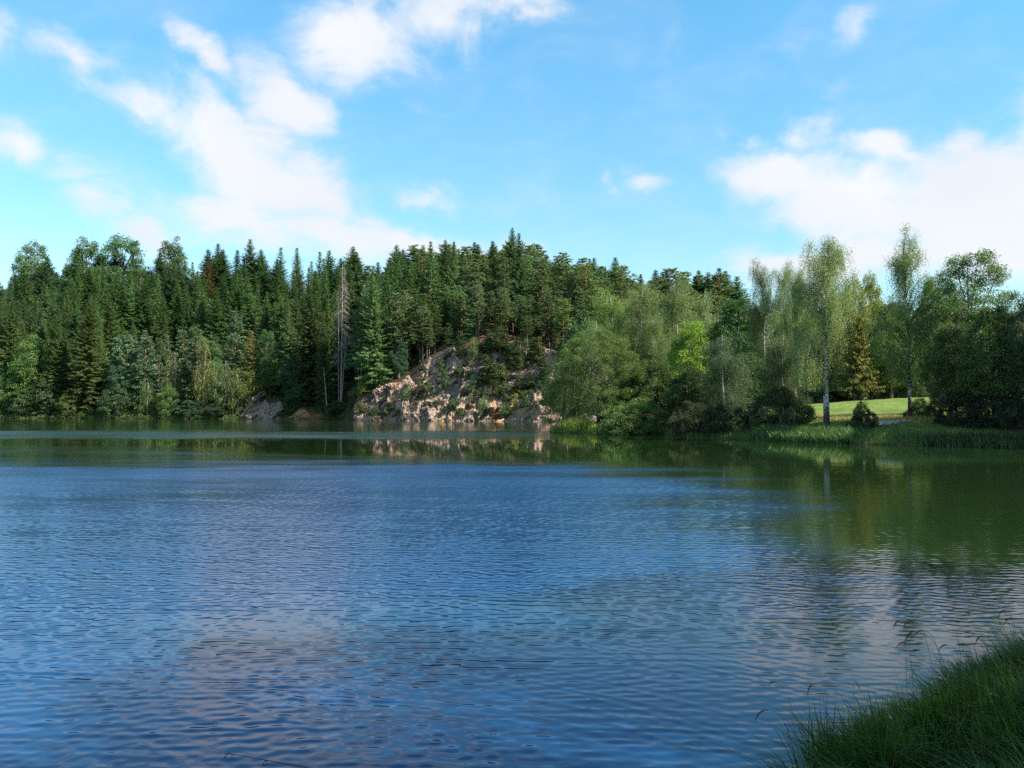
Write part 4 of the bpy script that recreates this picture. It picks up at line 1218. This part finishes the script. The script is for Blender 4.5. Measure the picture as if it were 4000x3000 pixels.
def stuff(name, parts, color, label, mat=None):
    off, Vs, Fs, Ts = 0, [], [], []
    for V, Fc, t in parts:
        Vs.append(V); Fs.append(Fc + off); Ts.append(t); off += len(V)
    o = link(name, new_mesh(name, np.concatenate(Vs), np.concatenate(Fs), mat or M_GRASS, np.concatenate(Ts)), kind='stuff', label=label, category=name.replace('_', ' '))
    o.color = (*color, 1)
    return o

rg = np.random.default_rng(5)
def along_right(y0, y1, d0, d1):
    def f(n):
        y = rg.uniform(y0, y1, n)
        d = rg.uniform(d0, d1, n)
        x = interp(y, RIGHT) + d / .76
        return x, y
    return f
gzv = lambda x, y: np.maximum(ground(x, y), -.05)
def patch(px0, px1, d0, d1):
    """points on the right bank between two picture columns and two distances from the water"""
    def f(n):
        y = rg.uniform(50, 96, n * 6)
        d = rg.uniform(d0, d1, n * 6)
        x = interp(y, RIGHT) + d / .76
        p = pxa(x, y)
        k = (p > px0) & (p < px1)
        return x[k][:n], y[k][:n]
    return f
stuff('shore_grass', [blades(26000, patch(2150, 4150, -.3, 2.6), gzv, .25, .7, .03, rg, .45)], (.085, .15, .035), 'green grass fringe along the right-hand shore')
stuff('meadow_grass', [blades(36000, patch(2500, 4100, 2.5, 9), gzv, .08, .28, .03, rg, .6, 2)], (.15, .21, .05), 'short grass on the lawn of the right bank')
stuff('dry_grass', [blades(10000, patch(3000, 3750, 7.2, 10.2), gzv, .2, .42, .02, rg, .5, 2)], (.42, .32, .15), 'tall dry straw coloured grass at the edge of the meadow')
stuff('reed_bed', [blades(2600, patch(2185, 2330, .0, 2.4), gzv, .55, 1.15, .045, rg, .22)], (.21, .29, .055), 'bright yellow green reeds at the tip of the right bank')
stuff('reed_bed', [blades(1500, patch(2500, 2640, -.1, 1.6), gzv, .35, .75, .035, rg, .4)], (.28, .32, .07), 'short yellowish reeds below the round shrub')
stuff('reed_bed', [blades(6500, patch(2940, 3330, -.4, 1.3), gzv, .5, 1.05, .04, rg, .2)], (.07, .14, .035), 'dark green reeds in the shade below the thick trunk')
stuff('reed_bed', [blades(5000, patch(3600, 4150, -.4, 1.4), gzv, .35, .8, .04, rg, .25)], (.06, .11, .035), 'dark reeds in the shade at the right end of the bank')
# tall canes behind the meadow
def cane_xy(n):
    Y = rg.uniform(101, 105, n)
    return X(rg.uniform(3330, 3640, n), Y), Y
def hill_undergrowth():
    r = np.random.default_rng(44)
    n = 150000
    Y0 = r.uniform(168, 292, n); px = r.uniform(-100, 2700, n)
    x = X(px, Y0)
    s_ = Y0 - interp(x, FAR)
    zt = interp(px, ZTOP)
    dens = fbm(x * .16, Y0 * .16, 91, 3) + .12 + .25 * (px < 1500)
    k = (s_ > zt * .62 + 1.0) & (s_ < 95) & (r.random(n) < np.clip(dens * 1.6 + .2, .08, 1))
    x, Y0, px = x[k], Y0[k], px[k]; n = len(x)
    hh = np.clip(.5 + 1.6 * fbm(x * .5, Y0 * .5, 95, 2), .12, 1.5)
    P = np.stack([x, Y0, ground(x, Y0) + r.random(n) * hh], 1)
    D = nrm(r.normal(0, 1, (n, 3)) + UPV * .5)
    lv = Leaves()
    lv.add(P, D, nrm(np.cross(D, r.normal(0, 1, (n, 3)))), r.uniform(.22, .5, n), .2, r.random(n) ** 1.5)
    o = link('undergrowth', lv.mesh('undergrowth', M_LEAF), kind='stuff', label='low ferns and brush covering the forest floor on the hill', category='undergrowth')
    o.color = (.06, .095, .03, 1)
def shore_brush():
    r = np.random.default_rng(45)
    n = 60000
    px = r.uniform(-120, 1420, n); s_ = r.uniform(-.9, 3.2, n)
    x = X(px, 205.0)
    Y = interp(x, FAR) + s_
    k = (r.random(n) < np.clip(fbm(x * .35, x * 0, 97, 3) * 1.5 + .75, .12, 1)) & ~((px > 955) & (px < 1110))
    x, Y, s_ = x[k], Y[k], s_[k]; n = len(x)
    hh = np.clip(.9 + 1.6 * fbm(x * .6, Y * .3, 98, 3), .25, 1.9)
    P = np.stack([x, Y, np.maximum(ground(x, Y), 0) + r.random(n) * hh], 1)
    D = nrm(r.normal(0, 1, (n, 3)) + UPV * .2)
    lv = Leaves()
    lv.add(P, D, nrm(np.cross(D, r.normal(0, 1, (n, 3)))), r.uniform(.16, .34, n), .15, r.random(n) ** 1.4)
    o = link('shore_brush', lv.mesh('shore_brush', M_LEAF), kind='stuff', label='low brush overhanging the waterline of the far left shore', category='brush')
    o.color = (.09, .145, .04, 1)
shore_brush()
hill_undergrowth()
stuff('cane_thicket', [blades(5200, cane_xy, gzv, 2.6, 4.2, .06, rg, .1), blades(5200, cane_xy, lambda x, y: gzv(x, y) + rg.uniform(1.8, 3.2, len(x)), .5, 1.0, .08, rg, .8)],
      (.15, .16, .06), 'stand of tall brownish canes behind the meadow')
# strip of footpath seen almost edge-on
xs = np.linspace(27.2, 31.2, 14)
yc = 66.2 + .0 * xs
Vp = []
for x_, y_ in zip(xs, yc):
    zz = max(gz(29.2, 65.9), gz(29.2, 66.5)) + .06 + .012 * (x_ - 29)
    Vp += [(x_, y_ - .4, zz), (x_, y_ + .5, zz + .03), (x_, y_ - .42, zz - .3)]
Fp = []
for i in range(len(xs) - 1):
    Fp += [(3 * i, 3 * i + 3, 3 * i + 4, 3 * i + 1), (3 * i + 2, 3 * i + 5, 3 * i + 3, 3 * i)]
mp_, T_ = new_mat('pale_gravel')
g_ = T_.n('ShaderNodeNewGeometry')
n_ = T_.n('ShaderNodeTexNoise', {'Vector': (g_, 'Position'), 'Scale': 6.0, 'Detail': 6.0})
c_ = T_.ramp((n_, 0), [(.3, (.25, .235, .22)), (.7, (.45, .43, .41))])
T_.n('ShaderNodeOutputMaterial', {0: T_.n('ShaderNodeBsdfPrincipled', {'Base Color': (c_, 0), 'Roughness': .95})})
link('path', new_mesh('path', Vp, Fp, mp_), kind='structure')

# near bank under the viewer
NB = [(-6, 1.1), (4.4, 1.6), (5.2, 1.75), (5.8, 2.0), (6.3, 2.45), (6.9, 3.05), (7.6, 3.75), (8.4, 4.7), (9.6, 6.6), (12, 12), (20, 28)]
def near(x, y):
    d = .8 * (x - interp(y, NB)) + .12 * fbm(x * 1.6, y * 1.6, 61, 3)
    z = interp(d, [(-1.5, -.9), (-.1, -.1), (.1, .1), (.5, .26), (1.6, .42), (4, .7), (12, 1.1), (40, 3)])
    return z + .05 * fbm(x * 3, y * 3, 62, 3), d
def build_near():
    xs = np.concatenate([np.arange(.2, 9, .09), np.arange(9, 40, .8)])
    ys = np.concatenate([np.arange(-12, 2, .7), np.arange(2, 11, .09), np.arange(11, 24, .7)])
    XX, YY = np.meshgrid(xs, ys)
    ZZ, d = near(XX, YY)
    ny, nx = XX.shape
    i = np.arange(ny - 1)[:, None] * nx + np.arange(nx - 1)[None]
    Fc = np.stack([i, i + 1, i + nx + 1, i + nx], -1).reshape(-1, 4)
    m, T = new_mat('dark_soil')
    g = T.n('ShaderNodeNewGeometry')
    nz = T.n('ShaderNodeTexNoise', {'Vector': (g, 'Position'), 'Scale': 14.0, 'Detail': 7.0, 'Roughness': .7})
    c = T.ramp((nz, 0), [(.3, (.03, .022, .014)), (.6, (.07, .05, .03)), (.8, (.12, .09, .05))])
    b = T.n('ShaderNodeBump', {'Strength': .8, 'Distance': .03, 'Height': (nz, 0)})
    T.n('ShaderNodeOutputMaterial', {0: T.n('ShaderNodeBsdfPrincipled', {'Base Color': (c, 0), 'Roughness': 1.0, 'Normal': b})})
    link('bank', new_mesh('bank', np.stack([XX, YY, ZZ], -1).reshape(-1, 3), Fc, m, smooth=True), kind='structure')
build_near()
def near_xy(y0, y1, dmin, dmax):
    def f(n):
        y = rg.uniform(y0, y1, n * 4)
        x = interp(y, NB) + rg.uniform(dmin, dmax, n * 4) / .8
        k = (x < y * .66 + .4) & (x > .5)
        x, y = x[k], y[k]
        dens = fbm(x * 1.8, y * 1.8, 71, 2) > -.28
        return x[dens][:n], y[dens][:n]
    return f
nz_ = lambda x, y: near(x, y)[0]
hf = lambda x, y: .55 + 1.15 * np.clip(fbm(x * .9, y * .9, 81, 2) + .45, 0, 1) * (.7 + .6 * np.clip(fbm(x * 4.5, y * 4.5, 83, 1) + .5, 0, 1))
stuff('bank_grass', [blades(19000, near_xy(3.2, 10.5, -.08, 3.6), nz_, .16, .38, .0105, rg, .7, 5, (-.18, .0), clump=.6, hfun=hf),
                     blades(5200, near_xy(3.2, 10.5, -.12, .7), nz_, .16, .38, .010, rg, .8, 5, (-.3, .05), clump=.5, hfun=hf),
                     blades(500, near_xy(3.2, 10.5, .15, 3.0), nz_, .4, .6, .008, rg, .45, 6, (-.2, .05))],
      (.06, .115, .022), 'dense long green grass on the near bank')
stuff('dry_leaf_blades', [blades(2600, near_xy(3.6, 9.5, .0, 3.0), nz_, .14, .40, .009, rg, 1.2, 5)], (.3, .17, .08), 'withered brown blades lying among the near grass')
# thin trailing runners at the water's edge
stuff('trailing_weed', [blades(420, near_xy(4.3, 6.0, -.35, .1), lambda x, y: np.maximum(near(x, y)[0], .01), .08, .26, .004, rg, 1.4, 6, (-.5, 0))], (.1, .1, .04), 'thin dark trailing weeds over the near water edge')

# arching grass stalks with nodding seed heads
STALKS = [(3030, 2665, 3110, 2830, 5.9, -1, 'lowest and leftmost arching seed head over the water'), (3180, 2670, 3230, 2800, 6.0, -1, 'second arching seed head from the left'),
          (3325, 2665, 3330, 2790, 6.1, 1, 'short upright seed head above the left tuft'), (3510, 2425, 3560, 2700, 6.9, -1, 'left of the two highest nodding heads in the middle'),
          (3550, 2428, 3640, 2680, 7.0, -1, 'right of the two highest nodding heads in the middle'), (3560, 2470, 3700, 2640, 6.9, -1, 'long drooping seed head below the two highest'),
          (3600, 2465, 3680, 2640, 7.0, -1, 'short seed head beside the long drooping one'), (3532, 2510, 3534, 2720, 6.7, -1, 'straight stalk with a head bent to the left'),
          (3920, 2385, 3960, 2560, 7.8, -1, 'highest seed head near the right edge'), (3945, 2415, 3965, 2560, 7.7, -1, 'hanging seed head just below the highest right one'),
          (3825, 2485, 3900, 2600, 7.5, -1, 'pale nodding head over the right tuft'), (3690, 2520, 3760, 2650, 7.2, -1, 'small nodding head between middle and right tufts'),
          (2990, 2775, 3110, 2880, 5.7, -1, 'nearly horizontal head reaching out over the water')]
def build_stalk(px, py, bx, by, Y, sgn, lab, i):
    rng = np.random.default_rng(900 + i)
    x1, z1 = X(px, Y), Z(py, Y)
    x0 = X(bx, Y); z0 = nz_(np.array([x0]), np.array([Y]))[0] - .02
    o = bpy.data.objects.new('seed_stalk', None); COL.objects.link(o); o.location = (x0, Y, z0); o.empty_display_size = .1
    o['label'] = lab; o['category'] = 'grass stalk'
    dx, dz = x1 - x0, z1 - z0
    t = np.linspace(0, 1, 10)
    P = np.stack([dx * t ** 2.0, .03 * np.sin(t * 3), dz * np.sin(t * math.pi / 2) ** .9], 1)
    tb = Tubes(); tb.add(P, np.linspace(.0022, .0013, 10), 4, .5)
    L = rng.uniform(.085, .135); cv = rng.uniform(.55, 1.05)
    u = np.linspace(0, 1, 9)
    H = P[-1] + np.stack([sgn * L * (.8 * u - .3 * cv * u * u), .02 * u, L * (rng.uniform(.0, .3) * u - cv * u * u)], 1)
    hd = Tubes(); hd.add(H, (.0048 + .0012 * np.cos(np.arange(9) * 2.5)) * np.sin(np.clip(u * 3.0 + .25, 0, 3.1)) + .0012, 5, .4 + .3 * rng.random(9))
    a = link('stem', tb.mesh('stalk_stem', M_STALK), o); b = link('seed_head', hd.mesh('stalk_head', M_HEAD), o)
M_STALK = bark_mat('dry_stalk', [(0, (.09, .07, .045)), (1, (.2, .16, .09))])
M_HEAD = bark_mat('seed_head', [(0, (.07, .035, .035)), (1, (.2, .12, .1))], (40, 40, 40))
for i, (a_, b_, c_, d_, e_, f_, g_) in enumerate(STALKS): build_stalk(a_, b_, c_, d_, e_, f_, g_, i)

# ------------------------------------------------------------------ fishing rod tip in the foreground
def build_rod():
    m, T = new_mat('dark_carbon')
    T.n('ShaderNodeOutputMaterial', {0: T.n('ShaderNodeBsdfPrincipled', {'Base Color': (.045, .012, .02, 1), 'Roughness': .25})})
    m2, T2 = new_mat('guide_wire')
    T2.n('ShaderNodeOutputMaterial', {0: T2.n('ShaderNodeBsdfPrincipled', {'Base Color': (.02, .02, .022, 1), 'Roughness': .3, 'Metallic': .6})})
    def pt(px, py, Y): return np.array([X(px, Y), Y, Z(py, Y)])
    A = pt(905, 2943, 2.6); Bq = pt(1050, 2968, 2.52); E = pt(1250, 3006, 2.40)
    d = nrm(E - A)
    o = bpy.data.objects.new('fishing_rod', None); COL.objects.link(o); o.location = A + d * 2.0
    o['label'] = 'dark fishing rod tip with two line guides, over the water'; o['category'] = 'fishing rod'
    off = -(A + d * 2.0)
    tb = Tubes()
    s = np.linspace(0, 2.0, 14)
    tb.add(A + off + d * s[:, None] - UPV * (.012 * s ** 2)[:, None] * 0, .0011 + .0021 * s, 8, .5)
    tb.mesh
    link('rod_blank', tb.mesh('rod_blank', m), o)
    for (C, r, y) in ((pt(893, 2952, 2.6), .0052, 0), (pt(1047, 2981, 2.52), .0068, 1)):
        rt = Tubes()
        a = np.linspace(0, 2 * np.pi, 20)
        rt.add(C + off + np.stack([r * .62 * np.cos(a) + r * .35 * np.sin(a), .35 * r * np.cos(a), r * np.sin(a)], 1), .0011, 6, .5)
        top = C + UPV * r
        q = A + d * max(0, (top - A) @ d)
        rt.add(np.array([top + off + [.0, 0, 0], q + off]), .0008, 5, .5)
        rt.add(np.array([top + off + [r * .6, 0, -r * .3], q + off + d * .008]), .0008, 5, .5)
        link('line_guide', rt.mesh('line_guide', m2), o)
    w = Tubes()
    w.add(A + off + d * np.linspace(-.001, .012, 4)[:, None], .0018, 6, .5)
    link('tip_wrap', w.mesh('tip_wrap', m2), o)
build_rod()

# trees right of the viewer, beyond the frame, whose shade covers the near bank
put('alder0', 12.6, 2.4, h=13, w=10.5, z=float(near(np.array([12.6]), np.array([2.4]))[0][0]), color=(.07, .12, .04), name='alder', label='alder right of the viewer that shades the near bank')
put('maple0', 15.2, 6.2, h=12, w=9.5, z=.5, rot=2, color=(.07, .12, .04), name='maple', label='maple right of the viewer behind the shading alder')
put('alder0', 11.5, -2.5, h=14, w=10, z=1.0, rot=4, color=(.07, .12, .04), name='alder', label='second alder right of the viewer, farther from the water')
